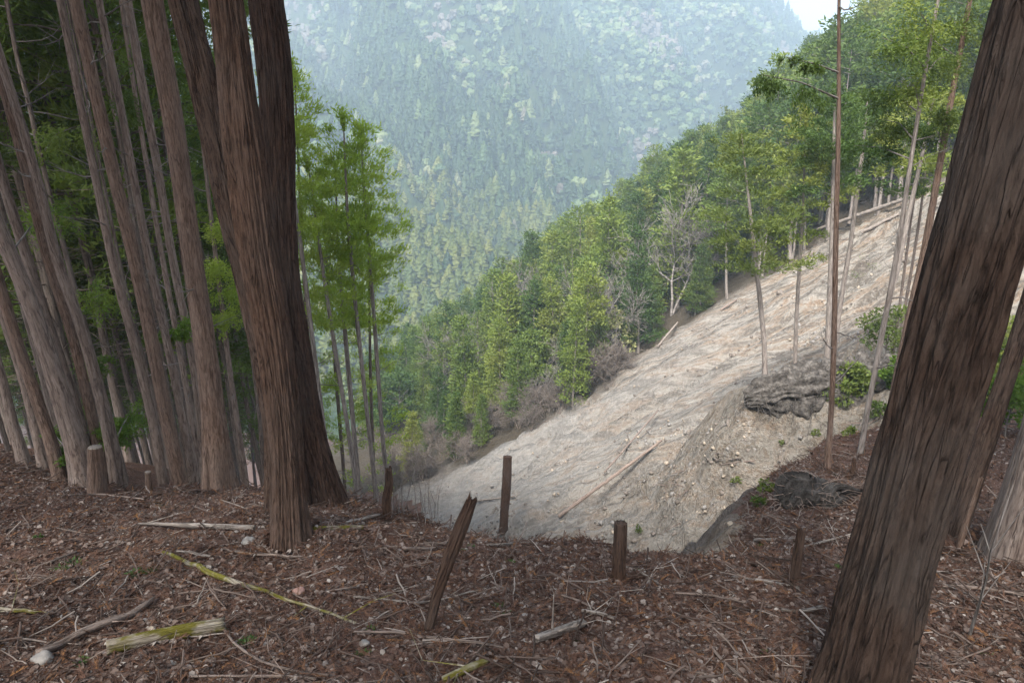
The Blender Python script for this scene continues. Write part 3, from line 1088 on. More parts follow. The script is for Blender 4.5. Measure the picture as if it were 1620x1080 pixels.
def far_forest():
    r = np.random.default_rng(21)
    src = []
    for k in range(3):
        c = lump_cone(7.5, 2.0, 4.1 * k, r)
        src.append(mesh_with(c, 'far_conifer', LEAF_FAR, True))
    for k in range(3):
        c = lump_round(5.2, 2.4, 2.7 * k, r)
        src.append(mesh_with(c, 'far_broadleaf', LEAF_FAR, True))
    for k in range(2):
        c = lump_cone(6.5, 2.2, 9.1 + 3 * k, r)
        src.append(mesh_with(c, 'spur_conifer', LEAF_SPUR, True))
    for k in range(2):
        c = lump_round(5.0, 2.3, 5.5 + 3 * k, r)
        src.append(mesh_with(c, 'leafless_crown', LEAF_BAREFAR, True))
    for k in range(2):
        c = lump_cone(7.8, 2.0, 17.1 + 3 * k, r)
        src.append(mesh_with(c, 'dark_conifer', LEAF_DEEPFAR, True))
    pts = []
    for (x0, x1, y0, y1, st) in ((-330, 330, 232, 460, 3.7), (-560, 560, 460, 980, 4.4), (-650, 760, 980, 1330, 6.0), (400, 1500, 1400, 2700, 22)):
        gx, gy = np.meshgrid(np.arange(x0, x1, st), np.arange(y0, y1, st))
        gx = gx + r.uniform(-.5, .5, gx.shape) * st
        gy = gy + r.uniform(-.5, .5, gy.shape) * st
        x, y = gx.ravel(), gy.ravel()
        ppx = x / np.hypot(y, 1)
        m = (ppx > -.62) & (ppx < .8)
        x, y = x[m], y[m]
        z = height(x, y)
        P = np.stack([x, y, z], 1)
        u, v, dep = px_of(P)
        m = (u > -120) & (u < 1740) & (v > -160) & (v < 700)
        P = P[m]
        pts.append(np.concatenate([P, np.full((len(P), 1), st)], 1))
    P = np.concatenate(pts)
    n = len(P)
    X_, Y_ = P[:, 0], P[:, 1]
    # dark conifer and pale broadleaf strips put fold shading into colour, plus leafless patches
    st = 1.3 * perlin((X_ + .5 * Y_) * .012, Y_ * .0028, 70.) + .6 * perlin((X_ + .5 * Y_) * .035, Y_ * .012, 71.) + r.normal(0, .13, n)
    bl = perlin(X_ * .011 + 9, Y_ * .011, 75.) + .5 * perlin(X_ * .04, Y_ * .04, 76.) + r.normal(0, .15, n)
    st = st - .45 * sstep(640, 520, Y_)
    leftridge = (X_ < -.0 * Y_ - 60) & (X_ > -.42 * Y_) & (Y_ > 470) & (X_ < -.19 * Y_ + 20)
    con = st < -.2
    idx = np.where(con, r.integers(0, 3, n), r.integers(3, 6, n))
    idx = np.where(~con & ((bl > .52) | (leftridge & (bl > .2))), r.integers(8, 10, n), idx)
    idx = np.where(con & (r.uniform(size=n) < .75), r.integers(10, 12, n), idx)
    idx = np.where((Y_ < 400) & (r.uniform(size=n) < .95), r.integers(6, 8, n), idx)
    scl = np.clip(r.normal(1, .2, n), .55, 1.5) * np.where(P[:, 3] > 9, P[:, 3] / 6.0, np.where(P[:, 3] > 5.5, 1.25, 1)) * np.where(con, 1.3, 1.0) * np.where(P[:, 1] < 420, .8, 1)
    rot = np.stack([r.normal(0, .06, n), r.normal(0, .06, n), r.uniform(0, 6.28, n)], 1)
    P[:, 2] -= .4
    # each kind of source is sorted by name, so idx is the source's number
    cloud('distant_forest', P[:, :3], rot, scl, idx, src, 'hazy blue-green mixed forest covering the mountains across the valley')
    print('far trees', n)


far_forest()


# ------------------------------------------------------------------ the wood on the ridge behind the landslide
def ridge_wood():
    r = np.random.default_rng(5)
    protos = []

    def mk(kind, k):
        if kind == 'conifer':
            tr, cr = conifer(11.5, .05, 2.2, 84, 12, .34, .12, r, profile_cone, lift=.3, spread=.42, ncl=6)
            return make_tree('cypress_tree', tr, cr, BARK_FAR, LEAF_HINOKI, (0, 0, -500), 'x', 'tree')
        if kind == 'tall':
            tr, cr = conifer(12.5, .40, 2.3, 52, 10, .34, .13, r, profile_open, lift=.2, spread=.45, ncl=6, stubs=22, r0=.15)
            return make_tree('cypress_tree', tr, cr, BARK_FAR, LEAF_HINOKI, (0, 0, -500), 'x', 'tree')
        if kind == 'olive':
            tr, cr = conifer(11, .12, 2.4, 46, 12, .32, .12, r, profile_cone, lift=.12, spread=.55, ncl=6, updir=.15)
            return make_tree('cypress_tree', tr, cr, BARK_FAR, LEAF_OLIVE, (0, 0, -500), 'x', 'tree')
        if kind == 'round':
            tr, cr = broadleaf(8.4, 3.3, 26, 110, .40, r, base=.08)
            return make_tree('broadleaf_tree', tr, cr, BARK_FAR, LEAF_HINOKI, (0, 0, -500), 'x', 'tree')
        if kind == 'bare':
            ac = bare_tree(8.5, r, depth=4, r0=.13, spread=.5, trunks=2, rmin=.017)
            return make_tree('bare_tree', ac, None, TWIG, None, (0, 0, -500), 'x', 'tree')
        ac = bare_tree(3.4, r, depth=3, r0=.05, spread=.6, trunks=6, rmin=.014)
        return make_tree('bare_shrub', ac, None, SCRUBM, None, (0, 0, -500), 'x', 'shrub')

    kinds = {k: [mk(k, i) for i in range(n)] for k, n in (('conifer', 4), ('tall', 3), ('olive', 2), ('round', 3), ('bare', 3), ('scrub', 3))}
    used = set()

    def place(kind, x, y, sc, label, cat, group, sink=.15, rz=None):
        i = r.integers(len(kinds[kind]))
        p = kinds[kind][i]
        if (kind, i) in used:
            p = copy_tree(p)
        else:
            used.add((kind, i))
        p.location = (x, y, hz(x, y) - sink)
        p.rotation_euler = (r.normal(0, .035), r.normal(0, .035), r.uniform(0, 6.28) if rz is None else rz)
        p.scale = (sc * r.uniform(.88, 1.12),) * 2 + (sc,)
        p['label'] = label
        p['category'] = cat
        p['group'] = group
        return p

    L = {'conifer': ('dense dark green conifer in the wood that covers the ridge behind the landslide', 'tree', 'dense conifers on the ridge behind the landslide'),
         'tall': ('tall open conifer with a bare pale lower trunk on the wooded ridge', 'tree', 'tall bare-stemmed conifers on the wooded ridge'),
         'olive': ('yellow-olive conifer with layered boughs among the darker ridge trees', 'tree', 'olive conifers on the wooded ridge'),
         'round': ('round-crowned evergreen broadleaf tree in the wood behind the landslide', 'tree', 'round evergreen trees on the ridge'),
         'bare': ('leafless grey deciduous tree among the green trees beside the landslide', 'tree', 'leafless trees beside the landslide'),
         'scrub': ('leafless grey-brown shrub at the low edge of the landslide', 'shrub', 'leafless shrubs along the landslide edge')}

    # marked single trees of the front row, by where they stand
    marks = [('conifer', 1010, 556, 62, 1.0, 'bright green conifer standing just left of the leafless trees at the landslide edge'),
             ('conifer', 905, 640, 62, .8, 'small dense conifer at the landslide edge above the tallest broken post'),
             ('conifer', 822, 668, 62, .7, 'small bright conifer lowest at the landslide edge, its foliage down to the ground'),
             ('conifer', 790, 650, 66, .85, 'full dark conifer left of the small bright conifer at the low landslide edge'),
             ('bare', 1062, 500, 60, 1.15, 'large leafless grey tree standing at the middle of the landslide\'s upper edge'),
             ('bare', 975, 560, 62, .85, 'pale leafless tree leaning beside the light green shrub at the landslide edge'),
             ('bare', 740, 640, 72, .9, 'leafless tree with a white trunk left of the full dark conifer'),
             ('olive', 905, 560, 68, 1.15, 'brownish olive conifer rising in the middle of the ridge wood'),
             ('tall', 1150, 470, 57, .95, 'slim conifer with leaning pale trunk at the landslide edge right of the leafless trees'),
             ('conifer', 1110, 300, 92, 1.25, 'pointed dark conifer standing up on the ridge skyline'),
             ('conifer', 700, 690, 62, .45, 'small light green sapling conifer in the brown scrub below the wood'),
             ('conifer', 668, 715, 60, .35, 'smallest light green conifer in the brown scrub, lowest on the slope'),
             ]
    taken = []
    for kind, px, py, dep, sc, lb in marks:
        d = ray(px, py)
        t = dep
        x, y = d[0] * t, d[1] * t
        h = hit(px, py)
        if h.y > 25 and abs(h.y - y) < 25:
            x, y = h.x, h.y
        cat, grp = L[kind][1:]
        o = place(kind, x, y, sc, lb, cat, grp)
        taken.append((x, y))
    # the body of the wood
    pts = []
    gx, gy = np.meshgrid(np.arange(-75, 120, 3.5), np.arange(28, 215, 3.5))
    x = (gx + r.uniform(-.48, .48, gx.shape) * 3.5).ravel()
    y = (gy + r.uniform(-.48, .48, gy.shape) * 3.5).ravel()
    z, N, S, far, dd, _ = height(x, y, True)
    d_b, _ = seg_dist(x, y, BND)
    ins = inside(x, y, BARE)
    m = (S > N) & (S > far) & (~ins | (d_b < .3))
    m &= ~((x < 0) & (d_b < 6) & (y < 66) & ins)
    u, v, dep = px_of(np.stack([x, y, z], 1))
    m &= ~((u < 800) & (v > np.interp(u, [560, 620, 700, 800], [670, 690, 712, 700])))
    m &= (u > 560) & (u < 1760) & (v > 0) & (dep > 5)
    x, y, z, dep, u, v, d_b = x[m], y[m], z[m], dep[m], u[m], v[m], d_b[m]
    o = np.argsort(dep - 6 * (d_b < 6))
    # a dense hem of trees right on the slide's edge
    ex, ey = [], []
    for k in range(len(BND) - 1):
        (ax, ay), (bx, by) = BND[k], BND[k + 1]
        ln_ = math.hypot(bx - ax, by - ay)
        for q in np.arange(0, ln_, 2.3):
            ex.append(ax + (bx - ax) * q / ln_ + r.normal(0, .5))
            ey.append(ay + (by - ay) * q / ln_ + r.normal(0, .5) + r.uniform(.3, 2.2))
    ex, ey = np.array(ex), np.array(ey)
    ez = height(ex, ey)
    eu, ev, ed = px_of(np.stack([ex, ey, ez], 1))
    keep = (eu > 640) & (eu < 1560)
    ed_b = np.full(len(ex), 1.0)
    x, y, z, dep, u, v, d_b = [np.concatenate([a_, b_[keep]]) for a_, b_ in ((x, ex), (y, ey), (z, ez), (dep, ed), (u, eu), (v, ev), (d_b, ed_b))]
    o = np.argsort(dep - 6 * (d_b < 6))
    cnt = {}
    rest = []
    for i in o:
        if any((x[i] - a) ** 2 + (y[i] - b) ** 2 < 5 or (abs(x[i] * b / y[i] - a) < 1.3 and 0 < b - y[i] < 7) for a, b in taken):
            continue
        q = r.uniform()
        edge = d_b[i] < 5
        right = u[i] > 1190
        if right:
            kind = 'tall' if q < .62 or edge else 'conifer' if q < .8 else 'olive' if q < .9 else 'round'
        elif edge:
            kind = 'conifer' if q < .60 else 'bare' if q < .70 else 'olive' if q < .80 else 'round' if q < .86 else 'tall' if q < .92 else 'scrub'
            if u[i] < 800:
                kind = 'scrub' if q < .25 else 'bare' if q < .42 else 'conifer'
        else:
            kind = 'conifer' if q < .74 else 'round' if q < .78 else 'olive' if q < .93 else 'bare' if q < .95 else 'tall'
        sc = float(np.clip(r.normal(1.06, .16), .7, 1.45)) * ((.62 if kind != 'tall' else .85) if edge else 1.0) * (1.15 if dep[i] > 80 else 1.0) * float(np.interp(u[i], [650, 900, 1200, 1400], [.82, .9, 1.05, 1.15]))
        if len(cnt) and sum(cnt.values()) >= 296:
            rest.append((x[i], y[i], z[i], sc, kind))
            continue
        cnt[kind] = cnt.get(kind, 0) + 1
        lb, cat, grp = L[kind]
        if kind != 'scrub':
            zone = (' at the very edge of the landslide' if edge else ' deep in the wood above the landslide' if dep[i] < 85 and not right else
                    ' at the top right of the ridge wood' if right else ' on the far descending skyline of the ridge')
            lb = {'conifer': 'dense dark green conifer', 'tall': 'tall open conifer with a bare lower trunk', 'olive': 'yellow-olive conifer with layered boughs',
                  'round': 'round-crowned evergreen tree', 'bare': 'leafless grey deciduous tree'}[kind] + zone
        place(kind, x[i], y[i], sc, lb, cat, grp)
    print('ridge', cnt, len(rest))
    if rest:
        srcs, km = [], {}
        for k in ('conifer', 'olive', 'round', 'bare', 'tall'):
            km[k] = len(srcs)
            p = kinds[k][0]
            me = [c for c in p.children if c.name.startswith('crown')] or [c for c in p.children]
            srcs.append(me[0].data)
        P = np.array([q[:3] for q in rest])
        cloud('ridge_forest', P, np.stack([r.normal(0, .03, len(P)), r.normal(0, .03, len(P)), r.uniform(0, 6.28, len(P))], 1),
              [q[3] for q in rest], [km.get(q[4], 0) for q in rest], srcs, 'closed green forest running down the far end of the ridge')
    # leafless scrub on the brown ground under the wood and along the edge
    n = 0
    for i in range(400):
        px, py = r.uniform(610, 1010), r.uniform(590, 800)
        yb = np.interp(px, [610, 700, 800, 900, 1010], [785, 748, 702, 645, 570])
        if py > yb + 4 or py < yb - 48:
            continue
        p = hit(px, py)
        if p.y < 30 or p.y > 90:
            continue
        place('scrub', p.x, p.y, r.uniform(.5, 1.0), *L['scrub'])
        n += 1
        if n > 26:
            break
    for k_, ps in kinds.items():
        for i_, p_ in enumerate(ps):
            if (k_, i_) not in used:
                for c_ in list(p_.children):
                    bpy.data.objects.remove(c_)
                bpy.data.objects.remove(p_)
    # light shrub
    p = hit(985, 560)
    tr, cr = broadleaf(4.2, 1.9, 13, 70, .3, r, base=.05, r0=.05)
    make_tree('light_shrub', tr, cr, TWIG, LEAF_PALE, tuple(p), 'round pale yellow-green shrub at the landslide edge below the leafless grey trees', 'shrub')


ridge_wood()

# ------------------------------------------------------------------ near trunks
G_L = 'tall cedar trunks at the crest on the left'
big = dict(segs=220, step=.018, amp=.015, fiss=5.0)
hero('cedar_tree', 'thick brown cedar trunk nearest on the left, standing in front of its two neighbours',
     [(462, 884, 78), (457, 840, 66), (456, 760, 58), (448, 640, 61), (430, 510, 64), (409, 400, 70), (387, 250, 73), (374, 135, 62), (358, 0, 58)], 5.15, BARK_LIT, 15, 1.3,
     flare=.9, lobes=5, flare_h=.2, **big)
hero('cedar_tree', 'dark thick cedar trunk behind the nearest one, leaning left across the top',
     [(446, 775, 62), (441, 700, 46), (424, 560, 56), (398, 440, 56), (372, 350, 56), (350, 250, 56), (322, 130, 52), (288, 0, 52), (270, -80, 50)], 6.35, BARK_NEAR, 15, 2.7,
     flare=.6, lobes=4, flare_h=.2, **big)
hero('cedar_tree', 'dark thick cedar trunk right behind the nearest one, its root running right',
     [(506, 786, 70), (488, 704, 62), (468, 568, 58), (449, 440, 54), (441, 311, 57), (440, 213, 60), (436, 120, 62), (421, 0, 62), (410, -80, 62)], 6.8, BARK_RED, 15, 4.1,
     flare=.75, lobes=4, flare_h=.3, **big)
hero('cedar_tree', 'huge dark cedar trunk leaning right across the right-hand side, its foot below the frame',
     [(1340, 1140, 142), (1358, 1080, 140), (1395, 935, 134), (1430, 800, 132), (1468, 660, 138), (1500, 560, 140), (1534, 430, 146), (1578, 280, 150), (1634, 60, 152), (1652, 0, 152)], 2.75, BARK_DEEP, 15, 5.9,
     flare=.3, lobes=5, segs=230, step=.012, amp=.019, fiss=4.6)
mid = dict(segs=72, step=.04, amp=.0035, fiss=4.4)
LEFT = [
    ('straight brown cedar trunk with an orange-red foot, just left of the thick cedars',
     [(346, 772, 52), (341, 700, 46), (334, 620, 41), (318, 500, 38), (303, 400, 36), (276, 200, 37), (240, 0, 40)], 8.6, BARK_ORANGE, .7, 3),
    ('slim dark cedar trunk standing tight against the left side of the orange-footed trunk',
     [(324, 768, 17), (321, 700, 15), (307, 575, 15), (272, 408, 15), (250, 266, 15), (228, 152, 17), (201, 0, 16)], 10.6, BARK_GREY, .3, 14),
    ('pale grey cedar trunk, second on the left of the orange-footed trunk',
     [(310, 770, 20), (296, 692, 17), (268, 556, 15), (234, 408, 14), (213, 285, 14), (186, 144, 14), (156, 0, 13)], 9.8, BARK_GREY, .3, 10),
    ('sturdy brown cedar trunk between two slim ones, third left of the orange-footed trunk',
     [(288, 770, 25), (268, 685, 24), (238, 528, 24), (213, 410, 24), (182, 285, 23), (152, 152, 23), (119, 0, 24)], 9.4, BARK_ORANGE, .3, 8),
    ('brown cedar trunk with small broken side stubs, fourth left of the orange-footed trunk',
     [(259, 772, 19), (248, 692, 17), (219, 567, 17), (176, 408, 16), (152, 285, 15), (129, 171, 15), (95, 0, 15)], 9.6, BARK_GREY, .3, 16),
    ('thin cedar stem half hidden behind the stub-studded trunk',
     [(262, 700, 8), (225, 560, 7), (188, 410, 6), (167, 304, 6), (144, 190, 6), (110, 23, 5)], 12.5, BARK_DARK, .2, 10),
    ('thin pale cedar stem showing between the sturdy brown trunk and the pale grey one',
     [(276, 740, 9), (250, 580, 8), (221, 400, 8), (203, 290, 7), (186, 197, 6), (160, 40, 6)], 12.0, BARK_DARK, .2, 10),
    ('slim cedar stem right of the pale grey trunk with its foot behind the crest',
     [(318, 765, 13), (303, 660, 12), (288, 575, 11), (256, 405, 10), (224, 213, 9), (200, 60, 8)], 11.6, BARK_GREY, .2, 14),
    ('cedar trunk right of the cut stump, lit grey on its lower half',
     [(190, 774, 28), (171, 672, 23), (133, 528, 19), (89, 410, 18), (65, 304, 17), (34, 197, 16), (0, 90, 16), (-30, -10, 15)], 9.6, BARK_GREY, .3, 6),
    ('cedar trunk whose foot is half behind the cut stump, dark brown above',
     [(168, 773, 20), (148, 672, 19), (117, 536, 18), (74, 410, 17), (38, 258, 17), (0, 121, 16), (-35, 0, 15)], 10.0, BARK_ORANGE, .3, 6),
    ('thin bent brown cedar stem behind the left trunks, bare of foliage at its middle',
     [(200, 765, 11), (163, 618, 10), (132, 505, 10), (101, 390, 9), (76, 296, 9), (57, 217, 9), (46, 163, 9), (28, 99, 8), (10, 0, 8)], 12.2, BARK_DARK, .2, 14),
    ('thick grey cedar trunk left of the cut stump, the widest of the left group',
     [(134, 770, 42), (121, 705, 36), (98, 633, 34), (75, 555, 31), (45, 470, 28), (17, 405, 27), (-15, 330, 27), (-60, 215, 26)], 8.9, BARK_GREY, .35, 4),
    ('pale slim cedar trunk pressed to the right side of the widest grey trunk',
     [(142, 730, 19), (122, 650, 19), (93, 563, 19), (65, 480, 20), (42, 405, 19), (22, 345, 18), (0, 270, 18), (-35, 150, 17)], 9.9, BARK_GREY, .3, 4),
    ('leaning cedar trunk left of the widest grey trunk with a smooth reddish foot',
     [(101, 771, 26), (83, 705, 22), (62, 641, 21), (40, 580, 20), (22, 528, 20), (0, 450, 19), (-40, 320, 18)], 9.3, BARK_ORANGE, .3, 3),
    ('grey cedar trunk with spreading foot between two leaning ones near the left edge',
     [(78, 768, 24), (66, 722, 18), (51, 653, 15), (28, 571, 14), (0, 490, 13), (-40, 380, 12)], 10.3, BARK_GREY, .6, 3),
    ('leftmost leaning cedar trunk, its pale root running out to the right over the litter',
     [(46, 756, 26), (37, 728, 19), (19, 664, 16), (0, 583, 15), (-40, 450, 14)], 11.2, BARK_GREY, .8, 3),
    ('thin cedar stem at the left edge showing only its lowest metre',
     [(24, 745, 10), (10, 700, 9), (-8, 640, 9), (-50, 500, 8)], 13.5, BARK_DARK, .3, 2),
    ('slim grey cedar stem standing between the orange-footed trunk and the thick cedars',
     [(390, 770, 13), (377, 680, 11), (362, 575, 10), (350, 478, 9), (338, 380, 8), (322, 240, 7)], 13.5, BARK_GREY, .3, 10),
    ('thin dark stem almost hidden by the left edge of the thick cedars',
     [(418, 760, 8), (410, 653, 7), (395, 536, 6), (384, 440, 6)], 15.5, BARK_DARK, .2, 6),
]
for k, (lb, pts, Y, mt, fl, dead) in enumerate(LEFT):
    wide = pts[0][2] > 22
    bo = []
    if k == 17:
        bo = [(352, 420, 12.5, 1.3, LEAF_SUGI), (372, 350, 12.8, 1.2, LEAF_SUGI), (372, 455, 13, 1.1, LEAF_SUGI), (350, 500, 13, 1.0, LEAF_SUGI)]
    if k == 10:
        bo = [(165, 465, 12, 1.3, LEAF_BRIGHT), (120, 200, 12, 1.6, LEAF_DARK), (150, 570, 12, .8, LEAF_BRIGHT)]
    if k == 8:
        bo = [(205, 655, 10.5, .9, LEAF_BRIGHT), (172, 672, 10.2, .6, LEAF_BRIGHT)]
    if k == 11:
        bo = [(90, 330, 12, 1.4, LEAF_BRIGHT), (85, 685, 10, .5, LEAF_BRIGHT)]
    if k == 7:
        bo = [(215, 160, 11.8, 1.2, LEAF_DARK), (225, 70, 12.2, 1.3, LEAF_DARK)]
    if k == 2:
        bo = [(285, 515, 10.2, .55, LEAF_BRIGHT)]
    hero('cedar_tree', lb, pts, Y, mt, 15 + (k * 37 % 5) * .7, 10 + k * 1.37, flare=fl, dead=dead, group=G_L,
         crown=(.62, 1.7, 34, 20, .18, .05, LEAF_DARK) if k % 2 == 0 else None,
         boughs=bo, **(mid if wide else dict(segs=22, step=.09, amp=.004, fiss=3)))

# slim trees with bright foliage just beyond the crest, in the middle
G_M = 'slim cedars with bright foliage beyond the crest'
CR = lambda b, rad, nb=60, per=11: (b, rad, int(nb * .75), per * 3, .13, .032, LEAF_SUGI)
MIDT = [
    ('slim cedar with bright feathery crown, rightmost of the trees beside the landslide',
     [(614, 780, 9), (605, 690, 8), (597, 576, 8), (587, 440, 7), (575, 284, 5), (570, 196, 2)], 18.5, CR(.60, 1.35, 60)),
    ('slim cedar with bright crown, second from the right of the trees beside the landslide',
     [(596, 795, 9), (586, 700, 8), (576, 610, 8), (562, 480, 8), (549, 333, 6), (543, 182, 2)], 17.5, CR(.66, 1.15, 46)),
    ('slim pale cedar stem bending right at the foot, third from the right beside the landslide',
     [(567, 793, 9), (550, 674, 8), (529, 546, 8), (515, 455, 7), (498, 338, 5), (486, 250, 2)], 17, CR(.62, 1.0, 36)),
    ('darker cedar stem standing between the two pale middle stems',
     [(568, 770, 9), (556, 640, 9), (543, 495, 8), (535, 400, 5), (530, 260, 2)], 20, CR(.60, 1.3, 60)),
    ('slim cedar close to the right side of the thick cedars, mossy on its stem',
     [(522, 740, 9), (512, 678, 9), (496, 550, 9), (480, 420, 8), (465, 311, 7), (452, 200, 5), (440, 100, 2)], 16, CR(.6, 1.2, 44)),
    ('background cedar with full green crown behind the middle stems',
     [(545, 760, 7), (532, 600, 7), (520, 450, 6), (508, 300, 2)], 25, CR(.22, 2.0, 80)),
    ('background cedar low on the slope behind the rightmost slim stem',
     [(592, 760, 6), (586, 600, 6), (584, 440, 4), (582, 340, 2)], 24, CR(.20, 1.9, 80)),
    ('background cedar with yellow-green crown right beside the thick cedars',
     [(500, 750, 7), (488, 560, 7), (478, 380, 6), (470, 220, 4), (466, 110, 2)], 22, CR(.22, 1.7, 80)),
]
for k, (lb, pts, Y, cr) in enumerate(MIDT):
    hero('cedar_tree', lb, pts, Y, BARK_FAR if k < 5 else BARK_DARK, 1.0, 50 + k * 2.1, segs=12, step=.25, amp=0, flare=.2, crown=cr, dead=14, group=G_M)

# slim trees on the right
G_R = 'slim conifer stems on the right'
RT = [
    ('slim brown stem rising the full height just right of the landslide',
     [(1308, 752, 15), (1311, 710, 11), (1314, 670, 10), (1319, 559, 10), (1323, 350, 10), (1327, 185, 8), (1327, 0, 6)], 10.4, BARK_ORANGE, 6,
     [(1203, 118, 9.6, .75, LEAF_HINOKI, 120, .05, .018, .8), (1245, 92, 9.8, .35, LEAF_HINOKI, 60, .05, .018, .4)], None),
    ('slim grey stem leaning right in front of the rock face',
     [(1360, 724, 11), (1372, 650, 10), (1386, 578, 10), (1408, 464, 10), (1424, 370, 9), (1443, 241, 8), (1464, 111, 7), (1484, 0, 6)], 12.2, BARK_FAR, 8,
     [(1395, 60, 12, 1.5, LEAF_HINOKI), (1440, 130, 12.5, 1.5, LEAF_HINOKI), (1375, 145, 13, 1.4, LEAF_HINOKI), (1400, 190, 13.5, 1.4, LEAF_OLIVE), (1500, 90, 13, 1.4, LEAF_OLIVE),
      (1455, 20, 12, 1.5, LEAF_HINOKI), (1350, 230, 14, 1.0, LEAF_HINOKI)], None),
    ('slim stem close to the huge leaning trunk, disappearing behind it',
     [(1418, 600, 14), (1442, 483, 13), (1462, 400, 13), (1487, 259, 12), (1505, 155, 11), (1527, 41, 9), (1540, -30, 8)], 13.5, BARK_ORANGE, 8,
     [(1500, 180, 13.2, 1.2, LEAF_OLIVE), (1525, 30, 13.5, 1.5, LEAF_OLIVE), (1440, 60, 14, 1.5, LEAF_HINOKI), (1470, 200, 14, 1.2, LEAF_HINOKI)], None),
    ('grey conifer stem on the root-bound bank, directly left of the full-height brown stem',
     [(1307, 590, 12), (1310, 530, 10), (1313, 464, 10), (1317, 350, 8), (1319, 230, 6), (1321, 140, 3)], 26.5, BARK_FAR, 20, [], (.62, 1.5, 30, 30, .18, .05, LEAF_HINOKI)),
    ('pale grey stem with many dead side branches, crossing behind the full-height brown stem',
     [(1318, 570, 10), (1324, 520, 9), (1332, 464, 9), (1345, 390, 8), (1357, 296, 8), (1366, 230, 6), (1372, 160, 3)], 29, BARK_FAR, 40, [], (.70, 1.9, 30, 30, .18, .05, LEAF_HINOKI)),
    ('pale stem just left of the slim leaning stem, seen against the upper landslide',
     [(1400, 500, 9), (1420, 426, 9), (1435, 350, 9), (1462, 230, 7), (1478, 150, 4)], 27, BARK_FAR, 20, [], (.72, 2.0, 26, 26, .18, .05, LEAF_HINOKI)),
    ('very thin stem left of the pair against the upper landslide',
     [(1423, 485, 5), (1432, 420, 5), (1441, 350, 4), (1455, 260, 3)], 30, BARK_DARK, 8, [], (.8, 1.3, 12, 22, .18, .05, LEAF_HINOKI)),
    ('very thin stem right of the pair against the upper landslide',
     [(1431, 490, 6), (1443, 420, 5), (1455, 345, 5), (1468, 250, 3)], 30.5, BARK_DARK, 8, [], (.8, 1.3, 12, 22, .18, .05, LEAF_HINOKI)),
    ('conifer with bare stem and flat yellow-green layers at the left tip of the root-bound bank',
     [(1211, 606, 11), (1209, 540, 9), (1203, 480, 9), (1197, 426, 8), (1190, 363, 7), (1180, 275, 4), (1173, 212, 2)], 27, BARK_FAR, 16, [], (.46, 2.2, 40, 40, .17, .045, LEAF_OLIVE)),
    ('slim straight conifer on the root-bound bank, second from its left tip',
     [(1257, 590, 8), (1260, 500, 7), (1266, 400, 7), (1270, 340, 5), (1273, 250, 3), (1275, 170, 2)], 28, BARK_FAR, 20, [], (.46, 1.7, 34, 36, .17, .045, LEAF_HINOKI)),
    ('reddish brown trunk behind the huge leaning one, edged with green moss',
     [(1499, 893, 36), (1516, 830, 34), (1551, 722, 33), (1584, 620, 31), (1620, 510, 30), (1652, 400, 30)], 5.6, BARK_NEAR, 0, [], None),
]
for k, (lb, pts, Y, mt, dead, bo, cr) in enumerate(RT):
    kw = dict(segs=90, step=.03, amp=.008, fiss=3.5) if k == 10 else dict(segs=16, step=.1, amp=.002, fiss=3)
    hero('conifer_tree', lb, pts, Y, mt, 12.0 if k in (0, 1, 2, 10) else 1.0, 80 + k * 1.9, flare=.35 if k in (0, 1) else .2, crown=cr, dead=dead, boughs=bo,
         group=G_R, base_sink=.1, flare_h=.25, **kw)
hero('cedar_tree', 'broad grey trunk at the right edge with thick roots spreading left over the litter',
     [(1640, 925, 180), (1640, 860, 150), (1652, 800, 130), (1672, 720, 125), (1720, 560, 120), (1780, 350, 118)], 4.9, BARK_GREY, 14, 7.7,
     flare=.55, lobes=4, flare_h=.22, segs=150, step=.022, amp=.012, fiss=3.8)


# ------------------------------------------------------------------ dim wood behind the left trunks
def left_wood():
    r = np.random.default_rng(33)
    protos = []
    for k in range(5):
        tr, cr = conifer(19, [.28, .4, .5, .2, .33][k], 2.5, 80, 26, .21, .055, r, profile_open, lift=.1, droop=.12, spread=.4, ncl=6, stubs=60, r0=.13, lean=(-.05, 0))
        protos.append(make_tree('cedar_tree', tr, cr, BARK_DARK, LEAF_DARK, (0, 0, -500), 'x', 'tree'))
    used = set()
    pts = []
    tries = 0
    while len(pts) < 118 and tries < 6000:
        tries += 1
        x, y = r.uniform(-52, -2.5), r.uniform(11.5, 62)
        if x / y > -.14 - .0 * y or x / y < -.95:
            continue
        if y < 14 and r.uniform() < .5:
            continue
        if x / y > -.36 or (x / y > -.46 and y < 22):
            continue
        if any((x - a) ** 2 + (y - b) ** 2 < (1.1 + .03 * y) ** 2 for a, b in pts):
            continue
        pts.append((x, y))
    pts.sort(key=lambda p: p[1])
    for i, (x, y) in enumerate(pts):
        k = int(r.integers(5))
        p = protos[k]
        if k in used:
            p = copy_tree(p)
        else:
            used.add(k)
        p.location = (x, y, hz(x, y) - .2)
        p.rotation_euler = (r.normal(0, .03), r.normal(-.05, .03), r.uniform(-.5, .5) if True else 0)
        s = r.uniform(.85, 1.15)
        if x / y > -.3:
            s *= .72
        p.scale = (s * .9, s * .9, s)
        side = 'at the left edge of the picture' if x / y < -.6 else 'behind the middle of the left trunks' if x / y < -.42 else 'just left of the thick cedars'
        p['label'] = 'slender shaded cedar %s, %s' % (side, 'near the crest' if y < 22 else 'halfway back in the dim wood' if y < 40 else 'far back in the dim wood')
        p['group'] = 'slender cedars in the dim wood on the left'


left_wood()


